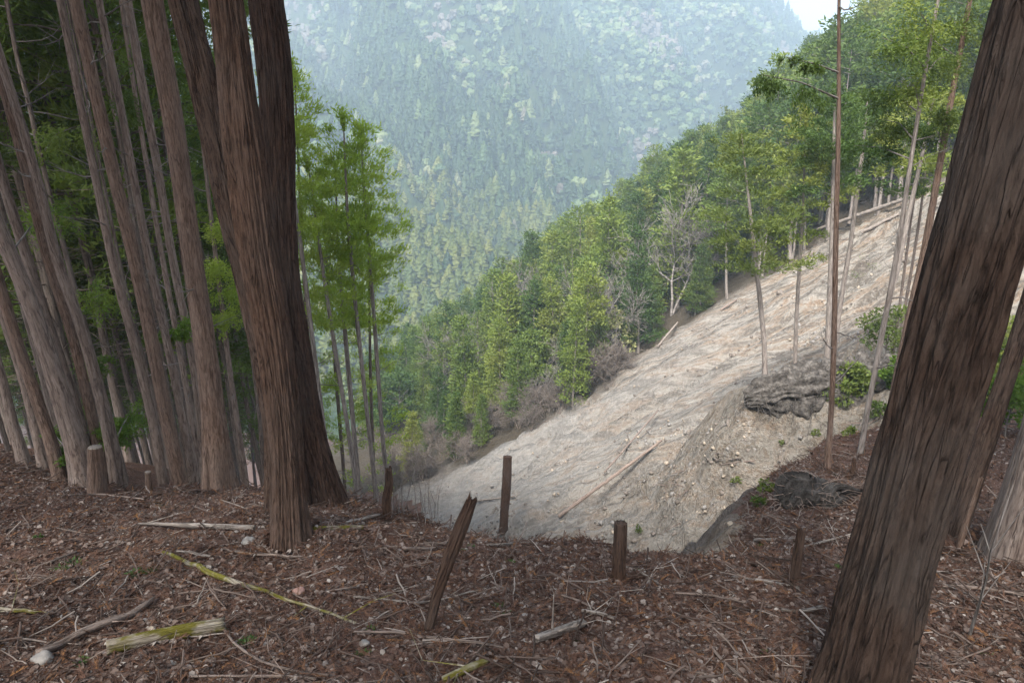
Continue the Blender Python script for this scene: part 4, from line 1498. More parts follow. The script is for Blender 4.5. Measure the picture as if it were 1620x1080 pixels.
# ------------------------------------------------------------------ added canopy: unseen trees placed so their crowns shade the foreground
def canopy():
    r = np.random.default_rng(44)
    tr, cr = conifer(18, .55, 2.6, 70, 10, .5, .2, r, profile_open, lift=.1, spread=.45, ncl=6, stubs=20, r0=.2)
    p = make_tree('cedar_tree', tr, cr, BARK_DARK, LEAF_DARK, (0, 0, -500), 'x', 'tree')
    first = True
    for (x, y, lb) in ((-4.4, .3, 1), (4.8, -.6, 1), (-1.6, -3.2, 1), (-8.2, 2.6, 1), (9.2, 2.4, 1), (-9, -3, 1), (12.5, 7.5, 1), (2.2, -7.5, 1), (-4.5, -7.5, 1), (-13, 1, 1), (8, -6, 1)):
        q = p if first else copy_tree(p)
        first = False
        q.location = (x, y, hz(x, y) - .2)
        q.rotation_euler = (r.normal(0, .03), r.normal(0, .03), r.uniform(0, 6.28))
        q['label'] = 'added tall cedar out of view, its crown shading the foreground'
        q['group'] = 'added cedars shading the viewpoint'


canopy()


# ------------------------------------------------------------------ posts and stumps
def post(label, pts, mat=WOOD_ROT, ragged=.05, name='broken_post', rough=.12, oval=(1.15, .75), Y=None, seed=1.0, cat='post', segs=40, group=None):
    g = hit(pts[0][0], pts[0][1])
    Yp = Y or g.y
    P, R = px_path(pts, Yp)
    P[:, 1] += np.linspace(0, .0, len(P))
    g2 = hz(P[0, 0], P[0, 1])
    P[0, 2] = min(P[0, 2], g2) - .06
    base = P[0].copy()
    base[2] += .06
    FEET.append((base[0], base[1], R[0] * 1.1))
    ac = Acc()
    tube(ac, P - base, R, segs, .012, .006, 3.2, .12, 4, seed, cap=True, ragged=ragged, rough=rough, oval=oval, flare_h=.05)
    o = part(name, ac.mesh(name), mat)
    o.location = base
    tag(o, label, cat, group)
    return o


post('tall leaning broken post, split and jagged at its top, standing in the middle foreground', [(672, 1005, 12), (690, 945, 15), (712, 878, 18), (730, 830, 19), (742, 800, 14)], ragged=.07, seed=1.1)
post('narrow upright post notched near its top, standing on the crest before the pale landslide', [(796, 841, 13), (799, 800, 12), (801, 770, 13), (803, 722, 12)], ragged=.03, seed=2.2)
post('short thick square-topped post standing right of the centre on the litter', [(978, 922, 19), (980, 880, 20), (982, 828, 19)], ragged=.015, oval=(1.05, .95), seed=3.3)
post('small pointed flat post standing beside the pale fallen log on the right', [(1256, 922, 11), (1260, 890, 14), (1267, 842, 12)], ragged=.04, seed=4.4)
post('ragged curved post leaning at the crest left of the landslide', [(613, 820, 12), (611, 790, 13), (616, 765, 12), (615, 744, 8)], ragged=.05, seed=5.5)
post('small post stub behind the full-height brown stem on the terrace', [(1350, 752, 7), (1350, 738, 6), (1351, 726, 5)], ragged=.02, seed=6.6)
post('short round stump on top of the uprooted root clump', [(1317, 786, 12), (1318, 775, 11), (1318, 761, 11)], ragged=.0, seed=7.7, name='tree_stump', cat='stump')


def stump(label, pts, seed):
    g = hit(pts[0][0], pts[0][1])
    P, R = px_path(pts, g.y if g.y < 14 else 8.2)
    base = P[0].copy()
    base[2] = hz(base[0], base[1])
    t = thing('tree_stump', tuple(base), label, 'stump', 'cut stumps on the crest')
    P[0, 2] = base[2] - .08
    ac = Acc()
    tube(ac, P - base, R, 48, .015, .006, 3.2, .18, 5, seed, rough=.04, flare_h=.06)
    part('stump_bark', ac.mesh('stump_bark'), BARK_ORANGE, t)
    ac = Acc()
    top = P[-1] - base
    tube(ac, np.array([top - [0, 0, .02], top + [0.0, 0, .008]]), [R[-1] * .97, R[-1] * .93], 32, None, cap=True, seed=seed)
    part('cut_face', ac.mesh('cut_face', False), WOOD_PALE, t)


stump('cut cedar stump with a flat grey top and orange bark among the left trunks', [(153, 778, 29), (153, 745, 26), (150, 707, 21)], 1.0)
stump('small low stump between two cedar trunks on the left crest', [(235, 779, 13), (235, 762, 10), (234, 746, 9)], 2.0)


# ------------------------------------------------------------------ fallen wood, each piece its own
def log(label, pts, mat=WOOD_BROWN, lift=1.0, name='fallen_branch', cat='branch', seed=1.0, twigs=0, oval=None, on=None, group='fallen branches on the litter', cap=True, straight=False):
    """pts: (px, py, width px) lying on the ground"""
    W, R = [], []
    for p in pts:
        g = hit(p[0], p[1]) if on is None else on(p[0], p[1])
        dep = g.y * CP - g.z * SP
        W.append([g.x, g.y, g.z])
        R.append(max(.0035, p[2] * .5 * dep / 1080))
    W, R = np.array(W), np.array(R)
    for k in range(len(W)):
        W[k, 2] += R[k] * lift + .016
    base = W[0].copy()
    ac = Acc()
    ln = np.linalg.norm(np.diff(W, axis=0), axis=1).sum()
    r = np.random.default_rng(int(seed * 10) + 5)
    # small crooks
    m = max(4, int(ln / .12))
    L = np.concatenate([[0], np.cumsum(np.linalg.norm(np.diff(W, axis=0), axis=1))])
    s = np.linspace(0, L[-1], m)
    Wd = np.stack([np.interp(s, L, W[:, k]) for k in range(3)], 1)
    Rd = np.interp(s, L, R)
    Wd[1:-1] += r.normal(0, 1, (m - 2, 3)) * Rd[1:-1, None] * np.array([.5, .5, .3])
    if straight:
        ff = np.linspace(0, 1, m)[:, None]
        Wd = W[0] * (1 - ff) + W[-1] * ff + r.normal(0, .12, (m, 3)) * Rd[:, None]
        g_ = height(Wd[:, 0], Wd[:, 1])
        Wd[:, 2] += np.clip(g_ + Rd * .5 - Wd[:, 2], 0, None).max() * .9
    for k in range(m if not straight else 0):
        gz = hz(Wd[k, 0], Wd[k, 1])
        Wd[k, 2] = max(Wd[k, 2], gz + Rd[k] * .6 + .01)
    tube(ac, Wd - base, Rd, 14 if R.max() > .02 else 7, max(.02, ln / 90), R.max() * .12, 2.5, 0, 4, seed, cap=cap, rough=.12, oval=oval, ragged=R.max() * .8)
    if twigs:
        q = r.integers(1, m - 1, twigs)
        A = Wd[q] - base
        D = r.normal(0, 1, (twigs, 3))
        D[:, 2] = np.abs(D[:, 2]) * .5
        B = A + D * .12 * (1 + R.max() * 10)
        sticks(ac, A, B, R.max() * .3, .002, 4)
        sticks(ac, B, B + (D + r.normal(0, .7, D.shape)) * .09, .003, .0015, 3)
    o = part(name, ac.mesh(name), mat)
    o.location = base
    return tag(o, label, cat, group)


LOGS = [
    ('flat weathered slab of wood with yellow moss on its right half, in the left foreground', [(168, 1040, 26), (240, 1024, 30), (310, 1010, 28), (350, 1003, 24)], WOOD_MOSS, (1, .45)),
    ('smooth brown branch lying diagonally in the left foreground', [(62, 1042, 13), (104, 1024, 12), (150, 1004, 12), (194, 985, 11), (228, 964, 9), (244, 952, 5)], WOOD_BROWN, None),
    ('long thin mossy branch running diagonally from the crest to the middle foreground', [(259, 878, 5), (290, 893, 7), (325, 910, 9), (373, 927, 8), (410, 940, 6), (449, 952, 6), (505, 970, 5), (562, 990, 4)], WOOD_MOSS, None),
    ('pale straight log lying behind the thickest trunk, left part', [(220, 832, 3), (260, 838, 5), (294, 844, 8), (350, 843, 9), (400, 842, 8)], WOOD_PALE, None),
    ('pale log end with a mossy tip sticking out right of the thickest trunk', [(497, 842, 7), (530, 841, 8), (572, 839, 7)], WOOD_MOSS, None),
    ('pale broken piece of wood with a squared end, low in the middle foreground', [(846, 1021, 12), (880, 1009, 15), (921, 994, 13)], WOOD_PALE, None),
    ('mossy log end cut by the bottom edge of the picture', [(700, 1084, 10), (735, 1071, 13), (768, 1056, 10)], WOOD_MOSS, None),
    ('long thin curved branch lying past the foot of the tall leaning post', [(560, 1004, 4), (620, 1005, 4), (674, 1013, 5), (735, 1019, 5), (795, 1028, 3)], WOOD_BROWN, None),
    ('thin branch crossing behind the tall leaning post', [(560, 949, 3), (610, 952, 3), (667, 961, 4), (715, 948, 3), (764, 936, 3)], WOOD_PALE, None),
    ('short pale stick right of the middle foreground', [(920, 972, 6), (945, 977, 6), (970, 983, 5)], WOOD_PALE, None),
    ('thin stick sloping down between the leaning post and the short thick post', [(878, 942, 3), (905, 952, 4), (940, 966, 3)], WOOD_BROWN, None),
    ('thin stick sloping down just right of the short thick post', [(990, 900, 3), (1018, 912, 4), (1046, 928, 2)], WOOD_PALE, None),
    ('dark level stick right of the short thick post', [(1068, 943, 3), (1095, 944, 4), (1128, 947, 3)], WOOD_BROWN, None),
    ('pale grey log lying beside the small pointed post on the right', [(1194, 860, 6), (1225, 860, 8), (1258, 860, 8), (1280, 859, 6)], WOOD_PALE, None),
    ('white thin branch lying below the small pointed post', [(1150, 916, 3), (1180, 921, 4), (1220, 925, 5), (1262, 934, 4)], WOOD_PALE, None),
    ('crooked tan branch lying left of the huge leaning trunk', [(1236, 971, 5), (1270, 973, 6), (1290, 972, 7), (1300, 964, 5)], WOOD_PALE, None),
    ('curved twig arching down in the left foreground right of the mossy slab', [(344, 985, 3), (366, 1018, 4), (400, 1045, 4), (460, 1068, 4), (520, 1073, 3)], WOOD_BROWN, None),
    ('thin branch lying on the litter left of the thickest trunk', [(360, 873, 3), (400, 880, 4), (440, 884, 5), (480, 884, 3)], WOOD_BROWN, None),
    ('thin branch near the left edge, pale and crooked', [(48, 905, 4), (80, 893, 5), (121, 876, 3)], WOOD_BROWN, None),
    ('stick lying right of the crest stumps, near the left trunks', [(110, 786, 3), (150, 784, 3), (200, 790, 4), (228, 793, 3)], WOOD_BROWN, None),
    ('pale short branch near the crest left of the ragged curved post', [(548, 832, 5), (575, 824, 6), (600, 818, 4)], WOOD_PALE, None),
    ('short log in the litter below the crest in the middle', [(640, 873, 5), (665, 873, 7), (690, 872, 5)], WOOD_BROWN, None),
    ('forked pale branch lying below the narrow upright post', [(770, 865, 3), (795, 866, 5), (812, 862, 4)], WOOD_PALE, None),
    ('stick lying in the lower right foreground beside the huge trunk', [(1126, 1032, 4), (1150, 1056, 5), (1180, 1084, 6)], WOOD_BROWN, None),
    ('pale stick sloping down at the bottom right', [(1215, 1030, 3), (1250, 1055, 4), (1290, 1080, 4)], WOOD_PALE, None),
    ('long thin root-like branch in front of the broad right-edge trunk', [(1490, 932, 5), (1540, 936, 7), (1590, 942, 6), (1630, 948, 5)], WOOD_BROWN, None),
    ('level stick low at the bottom left of the middle', [(300, 1076, 4), (360, 1074, 4), (440, 1076, 5), (500, 1080, 4)], WOOD_BROWN, None),
    ('pale branch right of the uprooted root clump', [(1268, 868, 3), (1310, 858, 4), (1350, 848, 4)], WOOD_PALE, None),
    ('thin grey stick left of centre near the mossy branch', [(280, 876, 3), (305, 881, 5), (335, 884, 4)], WOOD_PALE, None),
    ('yellow-mossed stick at the left edge', [(0, 968, 6), (25, 971, 7), (58, 974, 5)], WOOD_MOSS, None),
]
for k, (lb, pts, mt, ov) in enumerate(LOGS):
    log(lb, pts, mt, seed=1.3 + k * .71, oval=ov, twigs=(k * 7) % 4, straight=ov is not None or k in (3, 4, 5, 6, 13))


def stone(name, label, px, py, wpx, mat, seed):
    p = hit(px, py)
    dep = p.y * CP - p.z * SP
    s = wpx * dep / 1080
    bpy_m = Acc()
    th, ph = np.meshgrid(np.linspace(0, 2 * np.pi, 20, endpoint=False), np.linspace(.08, np.pi - .08, 12))
    X = np.stack([np.cos(th) * np.sin(ph), np.sin(th) * np.sin(ph) * .8, np.cos(ph) * .7], -1)
    X = X * (1 + .35 * perlin(X[..., 0] * 1.6 + seed, X[..., 1] * 1.6, X[..., 2] * 1.6))[..., None] * s * .5
    i = np.arange(11)[:, None] * 20
    j = np.arange(20)[None]
    F = np.stack([i + j, i + 20 + j, i + 20 + (j + 1) % 20, i + (j + 1) % 20], -1).reshape(-1, 4)
    caps = np.array([[k, (k + 1) % 20, 240] for k in range(20)] + [[220 + (k + 1) % 20, 220 + k, 241] for k in range(20)])
    V = np.concatenate([X.reshape(-1, 3), X[0].mean(0)[None], X[-1].mean(0)[None]])
    bpy_m.add(V, F, caps)
    o = part(name, bpy_m.mesh(name), mat)
    o.location = p + Vector((0, 0, s * .12))
    return tag(o, label, name)


def rock_mat(nm, c1, c2):
    m, t, out = new_mat(nm)
    g = N_(t, 'ShaderNodeTexCoord').outputs['Object']
    n = noise(t, g, 9, 5, .65)
    finish(t, out, mixc(t, ramp(t, n, [(.35, (0, 0, 0)), (.65, (1, 1, 1))]), c1, c2), .9, n, .6, .02)
    return m


ROCK_GREY = rock_mat('grey_stone', (.15, .14, .13), (.30, .28, .26))
ROCK_DULL = rock_mat('brown_stone', (.11, .09, .075), (.22, .19, .165))
ROCK_PINK = rock_mat('pink_stone', (.22, .12, .10), (.36, .24, .20))
ROCK_TAN = rock_mat('tan_stone', (.24, .195, .15), (.42, .36, .29))
stone('stone', 'pinkish stone half sunk in the litter below the thickest trunk', 473, 938, 20, ROCK_PINK, 1)
stone('stone', 'grey stone at the left end of the smooth brown branch', 68, 1046, 34, ROCK_GREY, 2)
stone('stone', 'grey flat stone beside the foot of the thickest trunk', 394, 860, 22, ROCK_GREY, 3)
stone('stone', 'tan stone resting on the smooth mud band below the rock face', 1155, 830, 12, ROCK_TAN, 4)
stone('stone', 'small grey stone left of the tall leaning post', 577, 1020, 16, ROCK_GREY, 5)
stone('stone', 'small pale stone between the brown branch and the mossy slab', 240, 997, 15, ROCK_TAN, 6)
r_ = np.random.default_rng(61)
for k in range(90):
    px, py = r_.uniform(700, 1400), r_.uniform(380, 860)
    lo = np.interp(px, [700, 830, 1000, 1200, 1400], [775, 700, 590, 460, 380])
    if py < lo + 12 or (px > 1170 and 560 < py < 860):
        continue
    p = hit(px, py)
    if p.y < 17:
        continue
    s = r_.uniform(3, 7) if r_.uniform() < .9 else r_.uniform(8, 13)
    o = stone('boulder', 'pale broken rock lying on the bare landslide debris', px, py, s * (1 if p.y > 30 else .8), ROCK_DULL if k % 3 else ROCK_GREY, 10 + k)
    o['group'] = 'rocks scattered over the landslide'

# trunks swept down the landslide
on_s = lambda a, b: hit(a, b)
log('long grey fallen trunk lying down the lower landslide', [(883, 825, 6), (930, 787, 5), (985, 747, 5), (1046, 704, 4)], WOOD_BROWN, name='fallen_log', cat='log', straight=True, seed=31, group='trunks fallen on the landslide')
log('thinner pale trunk crossing the long grey fallen trunk on the landslide', [(955, 768, 3), (990, 730, 3), (1022, 692, 2.5), (1040, 668, 2)], WOOD_BROWN, name='fallen_log', cat='log', straight=True, seed=32, group='trunks fallen on the landslide')
log('long fallen trunk along the top edge of the landslide under the tall conifers', [(1275, 378, 5), (1330, 360, 6), (1390, 338, 7), (1440, 322, 5)], WOOD_PALE, name='fallen_log', cat='log', straight=True, seed=33, group='trunks fallen on the landslide')
log('pale fallen trunk just below the top edge of the landslide', [(1362, 372, 6), (1392, 356, 5), (1420, 343, 4)], WOOD_PALE, name='fallen_log', cat='log', straight=True, seed=34, group='trunks fallen on the landslide')
log('thin pole lying up the slope at the landslide edge near the leafless trees', [(1040, 550, 3), (1056, 530, 3), (1072, 512, 2)], WOOD_PALE, name='fallen_log', cat='log', straight=True, seed=35, group='trunks fallen on the landslide')
log('level grey pole across the scrub at the low landslide edge', [(800, 652, 2), (840, 650, 3), (882, 648, 2)], WOOD_PALE, name='fallen_log', cat='log', straight=True, seed=36, group='trunks fallen on the landslide')
log('dark thin pole lying on the upper landslide slope', [(1140, 492, 3), (1152, 484, 3), (1165, 476, 2)], WOOD_BROWN, name='fallen_log', cat='log', straight=True, seed=37, group='trunks fallen on the landslide')
log('pale pole lying low at the crest beside the narrow upright post', [(745, 797, 3), (775, 795, 3), (815, 789, 3)], WOOD_PALE, name='fallen_log', cat='log', straight=True, seed=38, group='trunks fallen on the landslide')


# ------------------------------------------------------------------ root mats
def root_mass(name, label, boxes, n_roots, rl, rr, mat, cat='root mass', seed=3, amp=.05, step=.06):
    """lumps along a spine with fibrous roots hanging from the rim"""
    r = np.random.default_rng(seed)
    base = np.array(boxes[0][:3], float)
    t = thing(name, tuple(base), label, cat)
    ac = Acc()
    pts = np.array([b[:3] for b in boxes]) - base
    rad = [b[3] for b in boxes]
    tube(ac, pts, rad, 110, step, amp, 2.8, 0, 4, seed * 1.7, cap=True, rough=.6, oval=(1.2, .7))
    part('soil_clod', ac.mesh('soil_clod'), mat, t)
    a2 = Acc()
    L = np.linspace(0, 1, len(pts))
    q = r.uniform(0, 1, n_roots)
    C = np.stack([np.interp(q, L, pts[:, k]) for k in range(3)], 1)
    R = np.interp(q, L, rad)
    a = r.uniform(0, 6.28, n_roots)
    D = np.stack([np.cos(a), np.sin(a) * .8 - .3, r.uniform(-.9, .35 if rl > .6 else 1.0, n_roots)], 1)
    A = C + D * R[:, None] * .7
    for s in range(4):
        B = A + (D + r.normal(0, .5, D.shape)) * rl * .25 - np.array([0, 0, rl * .08])
        sticks(a2, A, B, rr * (1 - s * .22), rr * (1 - s * .22) * .7, 4)
        A = B
    ro = part('roots', a2.mesh('roots'), WOOD_BROWN if rl < .6 else mat, t)
    ro['kind'] = 'stuff'
    return t


def clod_mat(nm, k=1.0):
    m, t, out = new_mat(nm)
    g = N_(t, 'ShaderNodeNewGeometry').outputs['Position']
    n = noise(t, g, 5, 6, .75)
    c = ramp(t, n, [(.35, (.03 * k, .026 * k, .022 * k)), (.5, (.11 * k, .098 * k, .088 * k)), (.65, (.23 * k, .21 * k, .19 * k))])
    finish(t, out, c, .95, n, 1.0, .12)
    return m


CLOD, CLOD_DARK = clod_mat('root_bound_soil', .8), clod_mat('dark_root_soil', .62)
def at_Y(px, py, Y):
    d = ray(px, py)
    return tuple(d * (Y / d[1]))


root_mass('root_bound_bank', 'grey overhanging bank bound by roots above the rock face, trees on it',
          [(*at_Y(1180, 634, 25.0), .25), (*at_Y(1205, 628, 24.8), .6), (*at_Y(1240, 622, 24.6), .72), (*at_Y(1290, 618, 24.4), .8), (*at_Y(1340, 612, 24.2), .85), (*at_Y(1400, 604, 24.0), .8), (*at_Y(1450, 600, 24.0), .6)],
          190, .75, .012, CLOD, 'bank', 4, .16, .07)
def up(px, py, dz):
    p = hit(px, py)
    return (p.x, p.y, p.z + dz)


root_mass('uprooted_root_clump', 'dark uprooted clump of soil and roots on the lip of the litter terrace',
          [(*up(1244, 806, .0), .12), (*up(1262, 800, .12), .30), (*up(1292, 794, .11), .20), (*up(1330, 788, .05), .12), (*up(1372, 782, .0), .06)],
          260, .30, .006, CLOD_DARK, 'root mass', 9, .10, .02)


# ------------------------------------------------------------------ shrubs, saplings, ferns
def shrub(name, label, px, py, hpx, wpx, mat, leaf, nl, per, seed, Y=None, cat='shrub', base=.08, group=None):
    if Y is None:
        p = hit(px, py)
    else:
        q = at_Y(px, py, Y)
        p = Vector(q)
    dep = p.y * CP - p.z * SP
    r = np.random.default_rng(seed)
    tr, cr = broadleaf(hpx * dep / 1080, wpx * dep / 1080 * .5, nl, per, leaf, r, base=base, r0=hpx * dep / 1080 * .012 + .004)
    t = make_tree(name, tr, cr, TWIG, mat, tuple(p), label, cat, group)
    [c for c in t.children if c.name.startswith('trunk')][0].name = 'stem'
    [c for c in t.children if c.name.startswith('crown')][0].name = 'foliage'
    return t


shrub('leafy_shrub', 'round glossy yellow-green shrub growing from the root-bound bank beside the full-height brown stem', 1337, 650, 80, 62, LEAF_SHRUB, .16, 24, 90, 1, Y=24.0)
shrub('leafy_shrub', 'wide dull green shrub above the root-bound bank, between the two leaning stems', 1400, 570, 88, 78, LEAF_OLIVE, .13, 24, 80, 2, Y=29)
shrub('leafy_shrub', 'fresh green shrub against the left edge of the huge leaning trunk', 1413, 622, 62, 40, LEAF_BRIGHT, .13, 14, 70, 3, Y=23)
shrub('leafy_shrub', 'small low shrub on the rock face under the huge trunk\'s left side', 1385, 665, 30, 34, LEAF_OLIVE, .1, 8, 60, 4)
for k, (px, py, h, w_) in enumerate([(1590, 690, 95, 100), (1570, 640, 60, 60), (1640, 640, 120, 100), (1600, 590, 90, 90), (1560, 590, 60, 60), (1500, 640, 80, 60), (1660, 560, 130, 110)]):
    o = shrub('undergrowth_bush', 'green bush in the undergrowth right of the huge leaning trunk', px, py, h, w_, [LEAF_BRIGHT, LEAF_HINOKI][k % 2], .11, 16, 110, 10 + k, group='bushes right of the huge trunk')
for k, (px, py, h) in enumerate([(1165, 770, 10), (1215, 778, 18), (1238, 705, 8), (1290, 690, 9), (1345, 690, 12), (1205, 800, 12), (1010, 845, 9), (1380, 430, 30), (1355, 445, 22), (1180, 420, 12)]):
    shrub('small_bush', 'small green tuft of leaves growing on the bare rocky slope', px, py, h, h * 1.6, LEAF_OLIVE, .07, 5, 26, 30 + k, cat='bush', group='small tufts on the bare slope')


def stem_plant(name, label, px, py, hpx, n, seed, mat=TWIG, group=None, cat='sapling', lean=.1, rad=.006):
    p = hit(px, py)
    dep = p.y * CP - p.z * SP
    h = hpx * dep / 1080
    r = np.random.default_rng(seed)
    ac = Acc()
    for k in range(n):
        P = [np.array([r.normal(0, .05), r.normal(0, .05), -.03])]
        d = np.array([r.normal(0, lean), r.normal(0, lean), 1.])
        hh = h * r.uniform(.6, 1)
        for s in range(6):
            d = d + r.normal(0, .12, 3)
            P.append(P[-1] + d / np.linalg.norm(d) * hh / 6)
        P = np.array(P)
        tube(ac, P, np.linspace(rad, rad * .25, 7), 4)
        q = r.integers(2, 6, 7)
        D = r.normal(0, .5, (7, 3)) + np.array([0, 0, .6])
        sticks(ac, P[q], P[q] + D * h * .18, rad * .4, rad * .15)
    o = part(name, ac.mesh(name), mat)
    o.location = p
    return tag(o, label, cat, group)


for k in range(22):
    px = 612 + (k * 37 % 95)
    stem_plant('bare_sapling', 'thin upright leafless sapling at the crest where the landslide begins', px, np.interp(px, [600, 720], [812, 838]) - 2 - (k % 4) * 4, 70 + (k * 29 % 60), 2, 200 + k,
               group='leafless saplings at the crest', rad=.005)
stem_plant('bare_sapling', 'lone leafless twig standing in front of the mud band', 1083, 868, 95, 2, 300, rad=.005)
stem_plant('bare_sapling', 'crooked dead sapling standing in front of the broad right-edge trunk', 1540, 1000, 330, 1, 306, lean=.25, rad=.012)
stem_plant('bare_sapling', 'small leafless sapling before the orange-footed cedar', 338, 775, 60, 3, 303, rad=.005)
post('thin reddish stem standing behind the huge trunk, snapped off at chest height', [(1514, 873, 9), (1530, 820, 8), (1551, 757, 7)], BARK_ORANGE, .02, 'snapped_stem', .05, (1, 1), seed=9.9, cat='stem')
r_ = np.random.default_rng(8)
FERN = [(115, 895, 26), (95, 902, 20), (215, 908, 22), (240, 905, 18), (130, 1048, 20), (390, 1018, 26), (732, 872, 12), (807, 890, 12), (790, 960, 16), (800, 972, 14), (585, 998, 16), (575, 1035, 18), (915, 1015, 12), (1010, 905, 10), (1205, 865, 12), (1213, 1035, 14), (1330, 898, 12), (1565, 1040, 20), (745, 865, 10), (60, 850, 12)]
for k, (px, py, wp) in enumerate(FERN):
    p = hit(px, py)
    dep = p.y * CP - p.z * SP
    s = wp * dep / 1080
    ac = Acc()
    n = 60
    a = r_.uniform(0, 6.28, n)
    C = np.stack([np.cos(a), np.sin(a), 0 * a], 1) * (r_.uniform(0, .5, n) * s)[:, None] + np.array([0, 0, .005])
    leaves(ac, C, np.stack([np.cos(a), np.sin(a), r_.uniform(.1, .9, n)], 1), s * .35, s * .12, r_)
    o = part('fern_tuft', ac.mesh('fern_tuft', False), LEAF_FERN)
    o.location = p
    tag(o, 'low green tuft of fern or moss growing through the brown litter', 'fern', 'green tufts in the litter')


# ------------------------------------------------------------------ litter
def litter():
    r = np.random.default_rng(90)

    def plain(nm, col, rough=.9, trans=None):
        m, t, out = new_mat(nm)
        oi = N_(t, 'ShaderNodeObjectInfo').outputs['Random']
        c = ramp(t, oi, col)
        finish(t, out, c, rough, None, spec=.2)
        return m
    chipm = plain('dead_leaf', [(.0, (.05, .031, .024)), (.5, (.115, .08, .065)), (.84, (.18, .138, .118)), (.97, (.26, .222, .196)), (1, (.34, .31, .28))])
    needm = plain('dead_needles', [(.0, (.05, .028, .021)), (.5, (.115, .063, .045)), (.9, (.18, .10, .066)), (1, (.28, .14, .06))])
    twm = plain('dead_twig', [(.0, (.04, .028, .022)), (.55, (.10, .07, .057)), (.9, (.165, .13, .11)), (1, (.30, .26, .23))])
    src = []
    for k in range(3):      # curled leaves and bark flakes
        ac = Acc()
        n, m = 5, 4
        L, W = .034, .010 + .005 * k
        V = []
        for i in range(n):
            f = i / (n - 1)
            wd = W * math.sin(math.pi * (.12 + .8 * f))
            for j in range(m):
                g = j / (m - 1) * 2 - 1
                V.append([L * (f - .5), wd * g, .3 * abs(g) ** 2 * wd * (1.2 - .5 * k) + .006 * math.sin(f * 3 + k) + .002])
        F = [[i * m + j, i * m + j + 1, (i + 1) * m + j + 1, (i + 1) * m + j] for i in range(n - 1) for j in range(m - 1)]
        ac.add(V, np.array(F))
        src.append(mesh_with(ac, 'leaf_flake', chipm, True))
    for k in range(2):      # cedar fronds, dry
        ac = Acc()
        m = 26
        s = r.uniform(0, .11, m)
        A = np.stack([s, .01 * np.sin(s * 30), .004 + 0 * s], 1)
        sd = np.where(np.arange(m) % 2, 1, -1)
        B = A + np.stack([.022 + 0 * s, sd * r.uniform(.006, .02, m), r.uniform(0, .012, m)], 1)
        sticks(ac, A, B, .0016, .0007)
        sticks(ac, np.array([[0, 0, .003]]), np.array([[.12, .004, .006]]), .002, .001)
        src.append(mesh_with(ac, 'dry_frond', needm, True))
    for k in range(3):      # twigs
        ac = Acc()
        P = [np.array([-.1, 0, .004])]
        for i in range(6):
            P.append(P[-1] + np.array([.033, r.normal(0, .0035), r.normal(0, .002)]))
        P = np.array(P)
        tube(ac, P, np.linspace(.0032, .0014, 7), 5)
        if k:
            A = P[[2, 4]]
            sticks(ac, A, A + np.array([[.03, .03, .006], [.03, -.025, .01]]), .0016, .0008)
        src.append(mesh_with(ac, 'twig', twm, True))

    def scatter(n, ids, sc, name, label, zoff=.004, tilt=.35, maxd=15):
        # even density per area, thinner with distance
        x0 = r.uniform(-1, 1, n * 3)
        d = 1.6 + (maxd - 1.6) * r.uniform(0, 1, n * 3) ** 1.35
        x = x0 * (d * .95 + .6)
        y = d
        x, y = x[:n * 2], y[:n * 2]
        dd = near_d(x, y)
        m = (dd < .35) & (r.uniform(size=len(x)) < np.clip(1.5 - 0 * x, 0, 1))
        cl = perlin(x * 1.7, y * 1.7, 93.) + .4 * perlin(x * 6, y * 6, 94.)
        m &= (cl + r.normal(0, .35, len(x))) > -.45
        x, y = x[m][:n], y[m][:n]
        # litter gathers round the feet of trunks and posts
        fx_, fy_, lift_ = [], [], []
        for (a_, b_, c_) in FEET:
            if b_ > 13 or b_ < 2:
                continue
            q = int(n * .0022 * (1 + 6 * c_))
            th_ = r.uniform(0, 6.28, q)
            rr_ = c_ * .9 + np.abs(r.normal(0, .05 + c_ * .35, q))
            fx_.append(a_ + rr_ * np.cos(th_))
            fy_.append(b_ + rr_ * np.sin(th_))
            lift_.append(r.uniform(0, 1, q) * (.015 + .12 * c_) * np.exp(-(rr_ - c_) / (.08 + c_ * .3)))
        base_n = len(x)
        x = np.concatenate([x] + fx_)
        y = np.concatenate([y] + fy_)
        ft = np.concatenate([np.zeros(base_n)] + lift_)
        z = height(x, y) + zoff * r.uniform(0, 2.2, len(x)) + ft
        nn = len(x)
        g = .3
        rot = np.stack([r.normal(-g * .9, tilt, nn), r.normal(0, tilt, nn), r.uniform(0, 6.28, nn)], 1)
        s = sc[0] + (sc[1] - sc[0]) * r.uniform(0, 1, nn) ** 2.2
        s = s * (1 + .05 * np.clip(y - 3, 0, 12))
        idx = r.choice(ids, nn)
        cloud(name, np.stack([x, y, z], 1), rot, s, idx, src, label)
        print(name, nn)
    scatter(150000, [0, 1, 2], (.3, 1.25), 'leaf_litter', 'dead leaves and bark flakes strewn over the forest floor')
    scatter(70000, [3, 4], (.35, .95), 'needle_litter', 'reddish dry cedar needles covering the forest floor', .006)
    scatter(9000, [5, 6, 7], (.2, 2.2), 'twig_litter', 'small dead twigs strewn over the forest floor', .012, .22)


litter()


